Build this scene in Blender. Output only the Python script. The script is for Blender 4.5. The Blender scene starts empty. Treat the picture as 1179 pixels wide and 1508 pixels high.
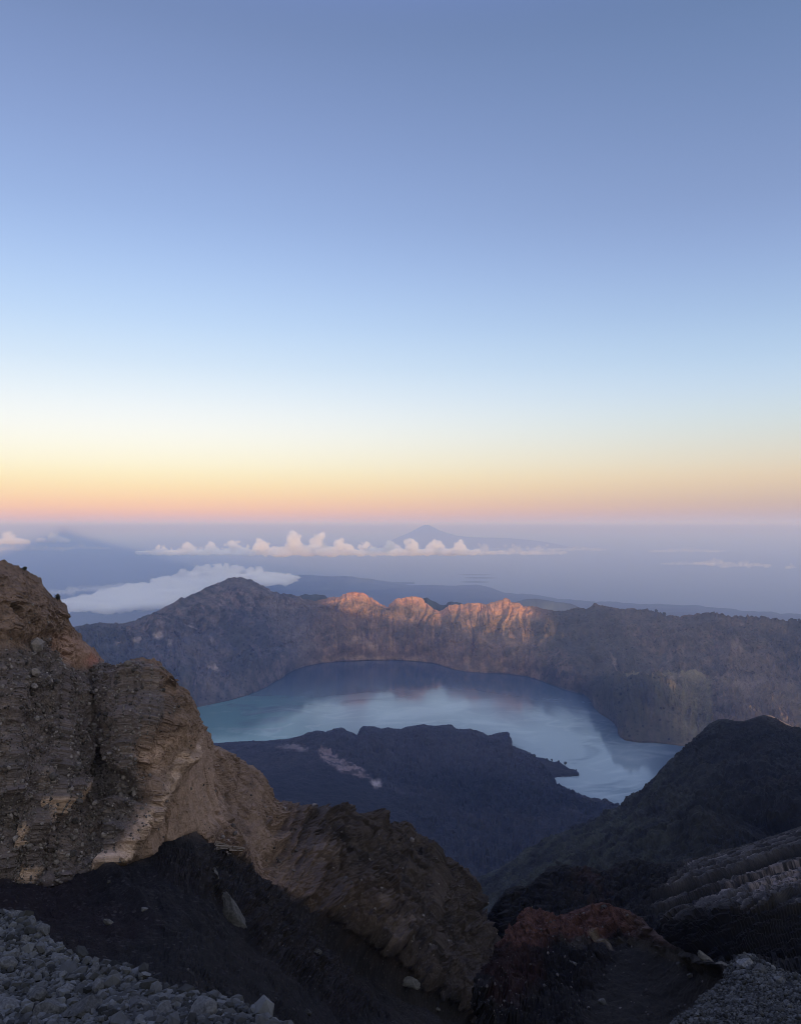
import bpy, math, random
import numpy as np
from mathutils import Vector

random.seed(7)
R = np.random.default_rng(7)
SC = bpy.context.scene
COL = SC.collection

# ------------------------------------------------------------------ frame of reference
# camera at the origin looking along +y; 1 unit = 1 m.  Photo pixels (1179 x 1508) give bearings.
CX, CY, F = 589.5, 774.0, 1134.0     # CY: bearing of the level line, a little below the picture's centre
SEA, LAKE = -2900.0, -1390.0
SUN_EL = math.radians(.42)
SUN_AZ = math.radians(23.6)          # the sun stands behind the camera, this much to the right
TO_SUN = Vector((math.sin(SUN_AZ) * math.cos(SUN_EL), -math.cos(SUN_AZ) * math.cos(SUN_EL), math.sin(SUN_EL)))


def zd(py, z):
    """distance at which a bearing py meets the height z"""
    return -z * F / (py - CY)


def unproj(px, py, d):
    px, py, d = np.asarray(px, float), np.asarray(py, float), np.asarray(d, float)
    return np.stack([(px - CX) / F * d, d, (CY - py) / F * d], -1)


def proj(P):
    return CX + P[..., 0] / P[..., 1] * F, CY - P[..., 2] / P[..., 1] * F


# ------------------------------------------------------------------ noise
PERM = np.concatenate([R.permutation(256)] * 3).astype(np.int32)
G3 = R.normal(size=(256, 3))
G3 /= np.linalg.norm(G3, axis=1, keepdims=True)
G3 = G3.astype(np.float32)
U3 = R.uniform(0, 1, (256, 3)).astype(np.float32)


def perlin(p):
    p = np.asarray(p)
    shp = p.shape[:-1]
    p = p.reshape(-1, 3)
    out = np.empty(len(p), np.float32)
    for a in range(0, len(p), 200000):
        q = p[a:a + 200000]
        f = np.floor(q)
        i = f.astype(np.int64) & 255
        t = (q - f).astype(np.float32)
        w = t * t * t * (t * (t * 6 - 15) + 10)
        r = 0
        for dx in (0, 1):
            for dy in (0, 1):
                for dz in (0, 1):
                    h = PERM[PERM[PERM[(i[:, 0] + dx) & 255] + ((i[:, 1] + dy) & 255)] + ((i[:, 2] + dz) & 255)]
                    g = G3[h]
                    v = g[:, 0] * (t[:, 0] - dx) + g[:, 1] * (t[:, 1] - dy) + g[:, 2] * (t[:, 2] - dz)
                    v *= (w[:, 0] if dx else 1 - w[:, 0]) * (w[:, 1] if dy else 1 - w[:, 1]) * (w[:, 2] if dz else 1 - w[:, 2])
                    r = r + v
        out[a:a + 200000] = r * 1.6
    return out.reshape(shp)


def fbm(p, oct=5, gain=.5, lac=2.03):
    s, a, n = 0, 1.0, 0
    for k in range(oct):
        s = s + a * perlin(p * lac ** k + 17.3 * k)
        n += a
        a *= gain
    return s / n


def ridged(p, oct=5, gain=.5, lac=2.07):
    s, a, n = 0, 1.0, 0
    for k in range(oct):
        s = s + a * (1 - 2 * np.abs(perlin(p * lac ** k + 9.1 * k)))
        n += a
        a *= gain
    return s / n


def worley(p):
    """distance to nearest random point and that cell's random value"""
    shp = p.shape[:-1]
    p = p.reshape(-1, 3)
    f = np.floor(p).astype(np.int64)
    best = np.full(len(p), 9.0, np.float32)
    val = np.zeros(len(p), np.float32)
    for dx in (-1, 0, 1):
        for dy in (-1, 0, 1):
            for dz in (-1, 0, 1):
                c = f + np.array([dx, dy, dz])
                h = PERM[PERM[PERM[c[:, 0] & 255] + (c[:, 1] & 255)] + (c[:, 2] & 255)]
                o = c + U3[h]
                d = np.sqrt(((p - o) ** 2).sum(1))
                m = d < best
                best = np.where(m, d, best)
                val = np.where(m, h / 255., val)
    return best.reshape(shp), val.reshape(shp)


def blocks(p, warp=.25):
    """stepped rock blocks: constant height per cell, sharp joints between"""
    w = np.stack([perlin(p * 1.7 + k * 31) for k in range(3)], -1)
    return worley(p + w * warp)[1] - .5


def sstep(a, b, x):
    t = np.clip((x - a) / (b - a), 0, 1)
    return t * t * (3 - 2 * t)


def lerp(a, b, t):
    return a + (b - a) * t


def poly_mask(px, py, poly, soft):
    """1 inside the outline, falling to 0 over `soft` (outline in bearings)"""
    poly = np.array(poly, float)
    ins = np.zeros(px.shape, bool)
    dist = np.full(px.shape, 1e9)
    for (x1, y1), (x2, y2) in zip(poly, np.roll(poly, -1, 0)):
        c = ((y1 > py) != (y2 > py)) & (px < (x2 - x1) * (py - y1) / (y2 - y1 + 1e-9) + x1)
        ins ^= c
        ex, ey = x2 - x1, y2 - y1
        t = np.clip(((px - x1) * ex + (py - y1) * ey) / (ex * ex + ey * ey + 1e-9), 0, 1)
        dist = np.minimum(dist, np.hypot(px - x1 - t * ex, py - y1 - t * ey))
    return sstep(-soft, soft, np.where(ins, dist, -dist))


# ------------------------------------------------------------------ materials
def srgb(r, g, b):
    f = lambda c: c / 12.92 if c <= .04045 else ((c + .055) / 1.055) ** 2.4
    return tuple(f(c / 255) for c in (r, g, b))


def new_mat(name):
    m = bpy.data.materials.new(name)
    m.use_nodes = True
    nt = m.node_tree
    nt.nodes.clear()
    out = nt.nodes.new('ShaderNodeOutputMaterial')
    return m, nt, out


def terrain_mat(name, scale, bump=.6, var=.5, rough=.95, speck=None, speck_scale=1.0, bump_dist=1.0):
    """vertex albedo, broken up by two noises, with a fine bump; scale in 1/m"""
    m, nt, out = new_mat(name)
    N, L = nt.nodes, nt.links
    b = N.new('ShaderNodeBsdfPrincipled')
    b.inputs['Roughness'].default_value = rough
    b.inputs['Specular IOR Level'].default_value = .15
    at = N.new('ShaderNodeAttribute'); at.attribute_name = 'Col'
    tc = N.new('ShaderNodeTexCoord')
    n1 = N.new('ShaderNodeTexNoise'); n1.inputs['Scale'].default_value = scale
    n1.inputs['Detail'].default_value = 8; n1.inputs['Roughness'].default_value = .65
    n2 = N.new('ShaderNodeTexNoise'); n2.inputs['Scale'].default_value = scale * 5.3
    n2.inputs['Detail'].default_value = 6; n2.inputs['Roughness'].default_value = .7
    L.new(tc.outputs['Object'], n1.inputs['Vector']); L.new(tc.outputs['Object'], n2.inputs['Vector'])
    add = N.new('ShaderNodeMath'); add.operation = 'ADD'
    L.new(n1.outputs['Fac'], add.inputs[0]); L.new(n2.outputs['Fac'], add.inputs[1])
    mr = N.new('ShaderNodeMapRange')
    mr.inputs['From Min'].default_value = .6; mr.inputs['From Max'].default_value = 1.4
    mr.inputs['To Min'].default_value = 1 - var; mr.inputs['To Max'].default_value = 1 + var
    L.new(add.outputs[0], mr.inputs['Value'])
    mul = N.new('ShaderNodeVectorMath'); mul.operation = 'SCALE'
    L.new(at.outputs['Color'], mul.inputs[0]); L.new(mr.outputs['Result'], mul.inputs['Scale'])
    col = mul.outputs['Vector']
    hsum = add.outputs[0]
    if speck is not None:
        v = N.new('ShaderNodeTexVoronoi'); v.inputs['Scale'].default_value = speck_scale
        L.new(tc.outputs['Object'], v.inputs['Vector'])
        sep = N.new('ShaderNodeSeparateColor'); L.new(v.outputs['Color'], sep.inputs[0])
        th = N.new('ShaderNodeMath'); th.operation = 'MULTIPLY'
        L.new(sep.outputs[0], th.inputs[0]); th.inputs[1].default_value = .42
        lt = N.new('ShaderNodeMath'); lt.operation = 'LESS_THAN'
        L.new(v.outputs['Distance'], lt.inputs[0]); L.new(th.outputs[0], lt.inputs[1])
        gt = N.new('ShaderNodeMath'); gt.operation = 'MULTIPLY'
        L.new(lt.outputs[0], gt.inputs[0]); L.new(sep.outputs[1], gt.inputs[1])
        mx = N.new('ShaderNodeVectorMath'); mx.operation = 'MULTIPLY_ADD'
        cmb = N.new('ShaderNodeCombineXYZ')
        for k in range(3):
            L.new(gt.outputs[0], cmb.inputs[k])
        L.new(cmb.outputs[0], mx.inputs[0]); mx.inputs[1].default_value = speck
        L.new(col, mx.inputs[2])
        col = mx.outputs['Vector']
    L.new(col, b.inputs['Base Color'])
    bp = N.new('ShaderNodeBump'); bp.inputs['Strength'].default_value = bump
    bp.inputs['Distance'].default_value = bump_dist
    L.new(hsum, bp.inputs['Height']); L.new(bp.outputs['Normal'], b.inputs['Normal'])
    L.new(b.outputs[0], out.inputs['Surface'])
    return m


# ------------------------------------------------------------------ objects
TONE = {'cliff': (.65, .62, .645), 'lava_field': (.36, .33, .34), 'crater_wall': (.58, .51, .49), 'ridge': (.36, .33, .305), 'layered_cliff': (.42, .38, .36),
        'rock_outcrop': (.8, .69, .60), 'scree_slope': (.62, .6, .54), 'rubble': (1.0, .96, .90), 'gravel': (.64, .62, .56)}


def link_mesh(name, verts, faces, mat, col=None, smooth=True):
    verts = np.ascontiguousarray(verts, np.float32).reshape(-1, 3)
    faces = np.ascontiguousarray(faces, np.int32)
    me = bpy.data.meshes.new(name)
    k = faces.shape[1]
    me.vertices.add(len(verts)); me.vertices.foreach_set('co', verts.ravel())
    me.loops.add(faces.size); me.loops.foreach_set('vertex_index', faces.ravel())
    me.polygons.add(len(faces))
    me.polygons.foreach_set('loop_start', np.arange(0, faces.size, k, dtype=np.int32))
    me.polygons.foreach_set('use_smooth', np.full(len(faces), smooth))
    me.update(calc_edges=True)
    if col is not None:
        col = np.asarray(col, float) * np.array(TONE.get(name, (1, 1, 1)))
        ca = me.color_attributes.new('Col', 'FLOAT_COLOR', 'POINT')
        c = np.ones((len(verts), 4), np.float32)
        c[:, :3] = np.clip(np.asarray(col).reshape(-1, 3), .002, .9)
        ca.data.foreach_set('color', c.ravel())
    me.materials.append(mat)
    o = bpy.data.objects.new(name, me)
    COL.objects.link(o)
    return o


def structure(o, label=None):
    o['kind'] = 'structure'
    if label:
        o['label'] = label
    return o


def tag(o, label, cat, group=None, kind=None):
    o['label'] = label; o['category'] = cat
    if group: o['group'] = group
    if kind: o['kind'] = kind
    return o


def grid_faces(nr, nc):
    i = np.arange(nr * nc).reshape(nr, nc)
    return np.stack([i[:-1, :-1], i[1:, :-1], i[1:, 1:], i[:-1, 1:]], -1).reshape(-1, 4)


def grid_normals(P):
    du = np.gradient(P, axis=1); dv = np.gradient(P, axis=0)
    n = np.cross(dv, du)
    n /= np.linalg.norm(n, axis=-1, keepdims=True) + 1e-12
    s = np.sign((n * -P).sum(-1, keepdims=True)); s[s == 0] = 1     # towards the viewer's side
    return n * s


def sheet(curves, nx, rows, mode='s', px=None, back=None, smooth=0):
    """terrain patch through a few contour lines (bearing x, bearing y, distance), crest first.
    returns points (rows, cols, 3) and t (rows,) = index of contour; back = (run, drop, n) continues over the crest"""
    res = []
    if mode == 'px':
        xs = np.linspace(px[0], px[1], nx)
        for c in curves:
            c = np.array(c, float)
            res.append(np.stack([xs, np.interp(xs, c[:, 0], c[:, 1]), 1 / np.interp(xs, c[:, 0], 1 / c[:, 2])], -1))
    else:
        cs = [np.array(c, float) for c in curves]
        ln = sum(np.hypot(*np.diff(c[:, :2], axis=0).T) for c in cs[:2])
        s = np.concatenate([[0], np.cumsum(ln)]); s /= s[-1]
        q = np.linspace(0, 1, nx)
        for c in cs:
            res.append(np.stack([np.interp(q, s, c[:, 0]), np.interp(q, s, c[:, 1]), 1 / np.interp(q, s, 1 / c[:, 2])], -1))
    out, T = [], []
    for k in range(len(res) - 1):
        n = rows[k]
        for j in range(n + (k == len(res) - 2)):
            t = j / n
            a, b = res[k], res[k + 1]
            x, y = lerp(a[:, 0], b[:, 0], t), lerp(a[:, 1], b[:, 1], t)
            d = 1 / lerp(1 / a[:, 2], 1 / b[:, 2], t)
            out.append(unproj(x, y, d)); T.append(k + t)
    P = np.array(out); T = np.array(T)
    for _ in range(smooth):
        Q = P.copy()
        Q[1:-1] = .5 * P[1:-1] + .25 * (P[:-2] + P[2:])
        P = Q
    if back:
        run, drop, n = back
        top = P[0]
        h = top[:, :2] / np.linalg.norm(top[:, :2], axis=1, keepdims=True)
        ext = []
        for j in range(n, 0, -1):
            t = j / n
            e = top.copy()
            e[:, :2] += h * run * t
            e[:, 2] -= drop * t ** 1.3
            ext.append(e)
        P = np.concatenate([np.array(ext), P]); T = np.concatenate([-np.arange(n, 0, -1) / n, T])
    return P, T


def C(*rgb):
    return np.array(rgb, float)


def colmix(base, *layers):
    c = np.broadcast_to(base, layers[0][1].shape + (3,)).copy() if layers else base
    for rgb, m in layers:
        c = lerp(c, rgb, m[..., None])
    return c

# ================================================================== SKY
def build_sky():
    w = bpy.data.worlds.new('World'); SC.world = w; w.use_nodes = True
    nt = w.node_tree; nt.nodes.clear(); N, L = nt.nodes, nt.links
    out = N.new('ShaderNodeOutputWorld')
    sky = N.new('ShaderNodeTexSky'); sky.sky_type = 'NISHITA'; sky.sun_disc = False
    sky.sun_elevation = SUN_EL
    sky.sun_rotation = math.pi - SUN_AZ
    sky.altitude = 3500; sky.air_density = 1; sky.dust_density = 1.5
    bg1 = N.new('ShaderNodeBackground'); bg1.inputs['Strength'].default_value = .05
    L.new(sky.outputs[0], bg1.inputs['Color'])
    tc = N.new('ShaderNodeTexCoord')
    sx = N.new('ShaderNodeSeparateXYZ'); L.new(tc.outputs['Generated'], sx.inputs[0])

    def math_(op, a, b=None, c=None):
        n = N.new('ShaderNodeMath'); n.operation = op
        for k, v in enumerate((a, b, c)):
            if v is None: continue
            if isinstance(v, (int, float)): n.inputs[k].default_value = v
            else: L.new(v, n.inputs[k])
        return n.outputs[0]
    el = math_('ARCSINE', sx.outputs['Z'])
    pos = math_('MULTIPLY_ADD', el, 180 / math.pi / 100, .1)     # -10..90 degrees -> 0..1

    def ramp(stops, gain):
        r = N.new('ShaderNodeValToRGB'); r.color_ramp.interpolation = 'B_SPLINE'
        e = r.color_ramp.elements
        while len(e) > 1: e.remove(e[-1])
        for k, (deg, c) in enumerate(stops):
            x = (deg + 10) / 100
            s = e[0] if k == 0 else e.new(x)
            s.position = x
            s.color = tuple(v * gain for v in srgb(*c)) + (1,)
        L.new(pos, r.inputs[0])
        return r.outputs[0]
    left = ramp(SKY_LEFT, SKY_GAIN)
    right = ramp(SKY_RIGHT, SKY_GAIN)
    behind = ramp(SKY_SUNSIDE, 3.8)
    az = math_('ARCTAN2', sx.outputs['X'], sx.outputs['Y'])

    def mrange(v, a, b):
        n = N.new('ShaderNodeMapRange'); n.interpolation_type = 'SMOOTHSTEP'
        n.inputs['From Min'].default_value = a; n.inputs['From Max'].default_value = b
        L.new(v, n.inputs['Value']); return n.outputs['Result']

    def mix(f, a, b):
        n = N.new('ShaderNodeMix'); n.data_type = 'RGBA'
        L.new(f, n.inputs['Factor']); L.new(a, n.inputs[6]); L.new(b, n.inputs[7])
        return n.outputs[2]
    c = mix(mrange(az, math.radians(-22), math.radians(34)), left, right)
    sunward = math_('ADD', math_('MULTIPLY', sx.outputs['X'], TO_SUN.x), math_('MULTIPLY', sx.outputs['Y'], TO_SUN.y))
    c = mix(mrange(sunward, -.3, .9), c, behind)
    bg2 = N.new('ShaderNodeBackground'); L.new(c, bg2.inputs['Color'])
    ad = N.new('ShaderNodeAddShader')
    L.new(bg1.outputs[0], ad.inputs[0]); L.new(bg2.outputs[0], ad.inputs[1])
    L.new(ad.outputs[0], out.inputs['Surface'])
    w.cycles.sampling_method = 'MANUAL'; w.cycles.sample_map_resolution = 512


SKY_GAIN = .93
SKY_LEFT = [(-10, (120, 125, 165)), (-2, (188, 168, 182)), (-.3, (196, 174, 184)), (.4, (216, 178, 168)), (.8, (234, 184, 158)), (1.3, (249, 199, 160)), (2.1, (252, 216, 168)), (3.2, (253, 235, 188)), (4.4, (254, 247, 219)),
            (6, (253, 252, 243)), (7.6, (247, 250, 252)), (9.4, (232, 243, 254)), (11.5, (212, 231, 252)), (14.4, (190, 217, 252)),
            (18, (169, 197, 243)), (21.5, (151, 178, 228)), (26, (136, 159, 210)), (31, (119, 141, 190)), (35, (106, 128, 173)),
            (48, (138, 158, 250)), (90, (150, 165, 255))]
SKY_RIGHT = [(-10, (120, 125, 160)), (-2, (166, 162, 182)), (-.3, (166, 162, 180)), (.4, (172, 162, 174)), (.8, (177, 164, 171)), (1.3, (188, 166, 158)), (2.1, (202, 180, 164)), (3.2, (222, 198, 170)), (4.4, (222, 211, 192)),
             (6, (213, 217, 214)), (7.6, (205, 220, 229)), (9.4, (194, 215, 239)), (11.5, (180, 207, 238)), (14.4, (162, 190, 230)),
             (18, (144, 169, 217)), (21.5, (131, 153, 200)), (26, (119, 142, 189)), (31, (104, 129, 174)), (35, (96, 120, 165)),
             (48, (138, 158, 250)), (90, (150, 165, 255))]
SKY_SUNSIDE = [(-10, (110, 100, 115)), (0, (240, 170, 130)), (4, (225, 195, 178)), (9, (208, 203, 220)), (15, (185, 190, 238)),
               (25, (158, 168, 236)), (48, (130, 142, 226)), (90, (110, 120, 200))]
build_sky()

sun = bpy.data.lights.new('sun', 'SUN')
sun.energy = 5.0; sun.color = (1.0, .70, .42); sun.angle = math.radians(.5)
so = bpy.data.objects.new('sun', sun); COL.objects.link(so)
so.rotation_euler = TO_SUN.to_track_quat('Z', 'Y').to_euler()

cam = bpy.data.cameras.new('camera'); co = bpy.data.objects.new('camera', cam); COL.objects.link(co)
co.location = (0, 0, 0); co.rotation_euler = (math.pi / 2, 0, 0)
cam.shift_y = 20 / 1508
cam.sensor_fit = 'VERTICAL'; cam.sensor_height = 36; cam.lens = 36 * F / 1508
cam.clip_start = .1; cam.clip_end = 400000
SC.camera = co
SC.cycles.filter_width = .9
SC.cycles.volume_bounces = 6
SC.cycles.use_denoising = True
SC.cycles.use_adaptive_sampling = False
SC.view_settings.view_transform = 'Standard'; SC.view_settings.look = 'None'
SC.view_settings.exposure = 0; SC.view_settings.gamma = 1

# ================================================================== AIR
HAZE_TOP = 500
def build_haze():
    m, nt, out = new_mat('haze')
    v = nt.nodes.new('ShaderNodeVolumePrincipled')
    v.inputs['Color'].default_value = (.36, .51, .95, 1)
    v.inputs['Absorption Color'].default_value = (.85, .75, 0, 1)
    v.inputs['Density'].default_value = 2.9e-5
    v.inputs['Density Attribute'].default_value = ''
    v.inputs['Anisotropy'].default_value = 0
    nt.links.new(v.outputs[0], out.inputs['Volume'])
    x0, x1, y0, y1, z0, z1 = -190000, 190000, -12000, 330000, SEA - 1, HAZE_TOP
    V = [(x, y, z) for z in (z0, z1) for y in (y0, y1) for x in (x0, x1)]
    o = link_mesh('haze', V, [(0, 2, 3, 1), (4, 5, 7, 6), (0, 1, 5, 4), (2, 6, 7, 3), (0, 4, 6, 2), (1, 3, 7, 5)], m, smooth=False)
    o['kind'] = 'stuff'; o['label'] = 'pale blue morning haze filling the air below the horizon'
build_haze()

# ================================================================== WATER
def water_mat(name, base, rough, ripple, scale, lake=False, spec=.5):
    m, nt, out = new_mat(name); N, L = nt.nodes, nt.links
    b = N.new('ShaderNodeBsdfPrincipled')
    b.inputs['IOR'].default_value = 1.33
    b.inputs['Specular IOR Level'].default_value = spec
    b.inputs['Roughness'].default_value = rough
    b.inputs['Base Color'].default_value = base + (1,)
    tc = N.new('ShaderNodeTexCoord')
    n = N.new('ShaderNodeTexNoise'); n.inputs['Scale'].default_value = scale; n.inputs['Detail'].default_value = 5
    L.new(tc.outputs['Object'], n.inputs['Vector'])
    bp = N.new('ShaderNodeBump'); bp.inputs['Strength'].default_value = ripple; bp.inputs['Distance'].default_value = 1 / scale * .02
    L.new(n.outputs['Fac'], bp.inputs['Height']); L.new(bp.outputs['Normal'], b.inputs['Normal'])
    if lake:
        at = N.new('ShaderNodeAttribute'); at.attribute_name = 'Col'
        L.new(at.outputs['Color'], b.inputs['Base Color'])
        # calm and wind-ruffled patches: long swirls of different roughness
        mp = N.new('ShaderNodeMapping'); mp.inputs['Scale'].default_value = (1 / 900, 1 / 1500, 1)
        L.new(tc.outputs['Object'], mp.inputs['Vector'])
        n2 = N.new('ShaderNodeTexNoise'); n2.inputs['Scale'].default_value = 1; n2.inputs['Detail'].default_value = 6
        n2.inputs['Distortion'].default_value = 1.6
        L.new(mp.outputs[0], n2.inputs['Vector'])
        mr = N.new('ShaderNodeMapRange'); mr.inputs['From Min'].default_value = .42; mr.inputs['From Max'].default_value = .58
        mr.inputs['To Min'].default_value = rough * .7; mr.inputs['To Max'].default_value = rough * 1.7
        L.new(n2.outputs['Fac'], mr.inputs['Value']); L.new(mr.outputs[0], b.inputs['Roughness'])
    L.new(b.outputs[0], out.inputs['Surface'])
    return m


def build_water():
    xs = np.linspace(-188000, 188000, 60); ys = np.linspace(-11500, 328000, 60)
    X, Y = np.meshgrid(xs, ys)
    P = np.stack([X, Y, np.full_like(X, SEA)], -1)
    structure(link_mesh('sea', P, grid_faces(60, 60), water_mat('sea_water', (.025, .055, .10), .42, .25, .01, spec=.40)),
              'pale hazy sea between the islands')
    # lake: a sheet under the whole crater floor
    th = np.linspace(0, 2 * np.pi, 260, endpoint=False)
    nr = 150
    r = np.linspace(0, 1, nr) ** .8
    cx, cy, rx, ry = 120, 5650, 2350, 2300
    T, RR = np.meshgrid(th, r)
    P = np.stack([cx + rx * RR * np.cos(T), cy + ry * RR * np.sin(T), np.full_like(T, LAKE)], -1)
    P = np.concatenate([P, P[:, :1]], 1)
    px, py = proj(P)
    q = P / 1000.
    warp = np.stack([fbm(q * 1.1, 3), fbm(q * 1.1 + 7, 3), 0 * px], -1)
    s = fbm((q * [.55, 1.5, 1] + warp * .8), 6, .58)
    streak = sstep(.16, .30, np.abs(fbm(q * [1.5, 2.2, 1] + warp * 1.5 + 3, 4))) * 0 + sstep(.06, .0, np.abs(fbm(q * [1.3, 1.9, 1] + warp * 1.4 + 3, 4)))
    sky_refl = poly_mask(px + 40 * s, py + 14 * s, [(470, 1052), (515, 1018), (555, 1012), (600, 1034), (640, 1012), (700, 1018), (770, 1050), (880, 1066), (960, 1098), (960, 1150), (900, 1195), (820, 1160), (740, 1092), (660, 1072), (560, 1076)], 34)  # pale sky reflection painted into the water colour
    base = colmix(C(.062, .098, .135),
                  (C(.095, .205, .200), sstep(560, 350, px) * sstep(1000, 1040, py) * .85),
                  (C(.19, .245, .27), sky_refl),
                  (C(.42, .48, .49), sky_refl * sstep(.06, .34, s) * .35),
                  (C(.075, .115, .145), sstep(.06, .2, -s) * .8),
                  (C(.022, .045, .080), sstep(1032, 988, py + 8 * s) * .9),  # dark reflection of the far wall, put into the colour
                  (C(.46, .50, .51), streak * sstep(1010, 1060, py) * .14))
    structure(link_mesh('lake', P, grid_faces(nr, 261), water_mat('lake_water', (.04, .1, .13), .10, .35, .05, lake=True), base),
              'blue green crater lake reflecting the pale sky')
build_water()

# ================================================================== FAR LAND
def build_far_land():
    mat = terrain_mat('far_land', 1 / 2500, .3, .35, bump_dist=60)
    coast = [(-400, 945), (-50, 940), (100, 936), (180, 926), (225, 905), (262, 876), (300, 864), (330, 866), (380, 864), (430, 862), (470, 862), (520, 860), (548, 861),
             (575, 862), (620, 861), (668, 862), (700, 861), (716, 864), (745, 873), (790, 877), (830, 882), (900, 887), (960, 889), (1020, 892),
             (1080, 897), (1140, 902), (1179, 905), (1500, 930)]
    c0 = [(x, y, zd(y, SEA + 4)) for x, y in coast]
    c1 = [(x, y + 12, zd(y + 12, SEA + 40)) for x, y in coast]
    c2 = [(x, 905 + max(0, y - 890), zd(905 + max(0, y - 890), SEA + 250)) for x, y in coast]
    c3 = [(x, 985, zd(985, -2500)) for x, y in coast]
    P, T = sheet([c0, c1, c2, c3], 900, [26, 40, 24], 'px', (-400, 1500))
    px, py = proj(P)
    q = P / 1000
    edge = sstep(0, .8, T)[:, None]
    rough = fbm(q / 2.2, 5)
    P[..., 2] += edge * (rough * 110 + 40)
    # bays and spits on the shore
    sh = fbm(np.stack([px / 40, 0 * px, 0 * px], -1), 4) * 900 + fbm(np.stack([px / 9, 0 * px + 5, 0 * px], -1), 3) * 300
    w = sstep(1.0, 0, T)[:, None]
    dirv = P[..., :2] / np.linalg.norm(P[..., :2], axis=-1, keepdims=True)
    P[..., :2] += dirv * (sh * w)[..., None]
    base = .4 * colmix(C(.060, .070, .060), (C(.10, .10, .075), sstep(0, .4, fbm(q / 1.3 + 4, 4)) * .7), (C(.03, .05, .035), sstep(0, .4, fbm(q / 3 + 9, 4)) * .7))
    structure(link_mesh('lowland', P, grid_faces(*P.shape[:2]), mat, base), 'hazy blue coastal lowland beyond the crater rim')

    # hills rising from the lowland
    def range_(name, label, crest, z_foot, depth, amp, scl, col, nx=260):
        """crest: (bearing x, bearing y, distance)"""
        cr = np.array(crest, float)
        xs = np.linspace(cr[0, 0], cr[-1, 0], nx)
        ys = np.interp(xs, cr[:, 0], cr[:, 1]); ds = np.interp(xs, cr[:, 0], cr[:, 2])
        rows = []
        nr = 40
        for j in range(nr):
            t = -1 + 2 * j / (nr - 1)
            p = unproj(xs, ys, ds)
            d = p[:, :2] / np.linalg.norm(p[:, :2], axis=1, keepdims=True)
            p[:, :2] -= d * (t * depth)
            p[:, 2] = lerp(p[:, 2], z_foot, np.abs(t) ** 1.2)
            rows.append(p)
        P = np.array(rows)
        n = ridged(P / scl, 5)
        fall = (1 - np.abs(np.linspace(-1, 1, nr)) ** 2)[:, None]
        P[..., 2] += (n - .3) * amp * (.35 + .65 * np.sin(np.linspace(0, math.pi, nr))[:, None] * 1.0) * 1.0
        P[0, :, 2] = P[-1, :, 2] = z_foot - 10
        v = fbm(P / scl * 2 + 5, 4)
        base = colmix(C(*col), (C(*col) * 1.8, sstep(0, .4, v) * .6), (C(*col) * .5, sstep(0, -.4, v) * .6))
        return structure(link_mesh(name, P, grid_faces(nr, nx), mat, base), label)
    D = 36500
    range_('hill', 'low blue hill range on the far coast', [(368, 868, D), (395, 858, D), (420, 852, D), (440, 848, D), (458, 846.5, D), (476, 848, D), (500, 850, D), (520, 849.5, D), (545, 851.5, D),
                    (558, 856, D), (580, 861, D), (610, 865, D)], SEA - 5, 3200, 120, 2600, (.05, .06, .05))
    range_('hill', 'dark hill top poking through the cloud layer', [(246, 870, 31000), (258, 858, 31000), (265, 852, 31000), (273, 850, 31000), (282, 851.5, 31000), (294, 851.5, 31000), (303, 855, 31000), (316, 866, 31000)],
           SEA - 5, 1500, 50, 1500, (.03, .04, .035))
    range_('hill', 'dark green hill behind the notch in the rim', [(570, 925, 10300), (598, 908, 10300), (610, 889, 10300), (620, 884, 10300), (629, 880.5, 10300), (638, 884, 10300), (648, 890, 10300), (656, 892, 10200),
                    (664, 886, 10100), (671, 884.5, 10100), (680, 887, 10100), (695, 891, 10100), (715, 900, 10100), (745, 925, 10100)], -2100, 800, 60, 330, (.030, .040, .030))
    range_('hill', 'grey green ridge behind the left part of the rim', [(405, 900, 9900), (425, 888, 9900), (438, 879, 9900), (452, 876.5, 9900), (466, 876, 9900), (478, 879, 9900), (490, 886, 9900), (515, 900, 9900)], -2000, 700, 60, 330, (.05, .055, .045))
    range_('hill', 'faint blue spur on the lowland behind the rim', [(690, 906, 17000), (715, 898, 17000), (745, 891, 17000), (770, 884, 17000), (790, 881, 17000), (812, 883, 17000), (840, 890, 17000), (880, 902, 17000)], -3000, 1500, 60, 700, (.05, .06, .05))

    # islands off the coast
    def island(x0, x1, y, thick):
        d = zd(y, SEA + 4); w = (x1 - x0) / F * d / 2
        cx = ((x0 + x1) / 2 - CX) / F * d
        n = 48
        a = np.linspace(0, 2 * np.pi, n, endpoint=False)
        rr = 1 + .28 * fbm(np.stack([np.cos(a) * 2 + x0, np.sin(a) * 2, 0 * a + y], -1), 3)
        V, Fq = [], []
        rings = [(1, -3), (.9, 8), (.6, 22), (.25, 30), (.02, 32)]
        for k, h in rings:
            V += [(cx + w * k * rr[i] * math.cos(a[i]), d + thick * k * rr[i] * math.sin(a[i]), SEA + h) for i in range(n)]
        for k in range(len(rings) - 1):
            Fq += [(k * n + i, k * n + (i + 1) % n, (k + 1) * n + (i + 1) % n, (k + 1) * n + i) for i in range(n)]
        V = np.array(V)
        return link_mesh('island', V, Fq, mat, np.full((len(V), 3), (.035, .045, .04)))
    structure(island(671, 727, 846.5, 420), 'low flat island farthest from the coast')
    structure(island(681, 733, 851, 480), 'low flat island in the middle of three')
    structure(island(676, 721, 857, 420), 'low flat island nearest the coast')

    # the distant volcano and its long shoulder
    d = 105000
    prof = np.array([(545, 812), (575, 796), (590, 789), (603, 783), (613, 777.5), (620, 774), (625, 771.8), (631, 772), (637, 775), (646, 779.5), (658, 784), (672, 788), (700, 791), (735, 791.5), (775, 794), (810, 799), (850, 808), (880, 814)], float)
    xs = np.linspace(530, 880, 220); ys = np.interp(xs, prof[:, 0], prof[:, 1])
    nr = 30; rows = []
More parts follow.
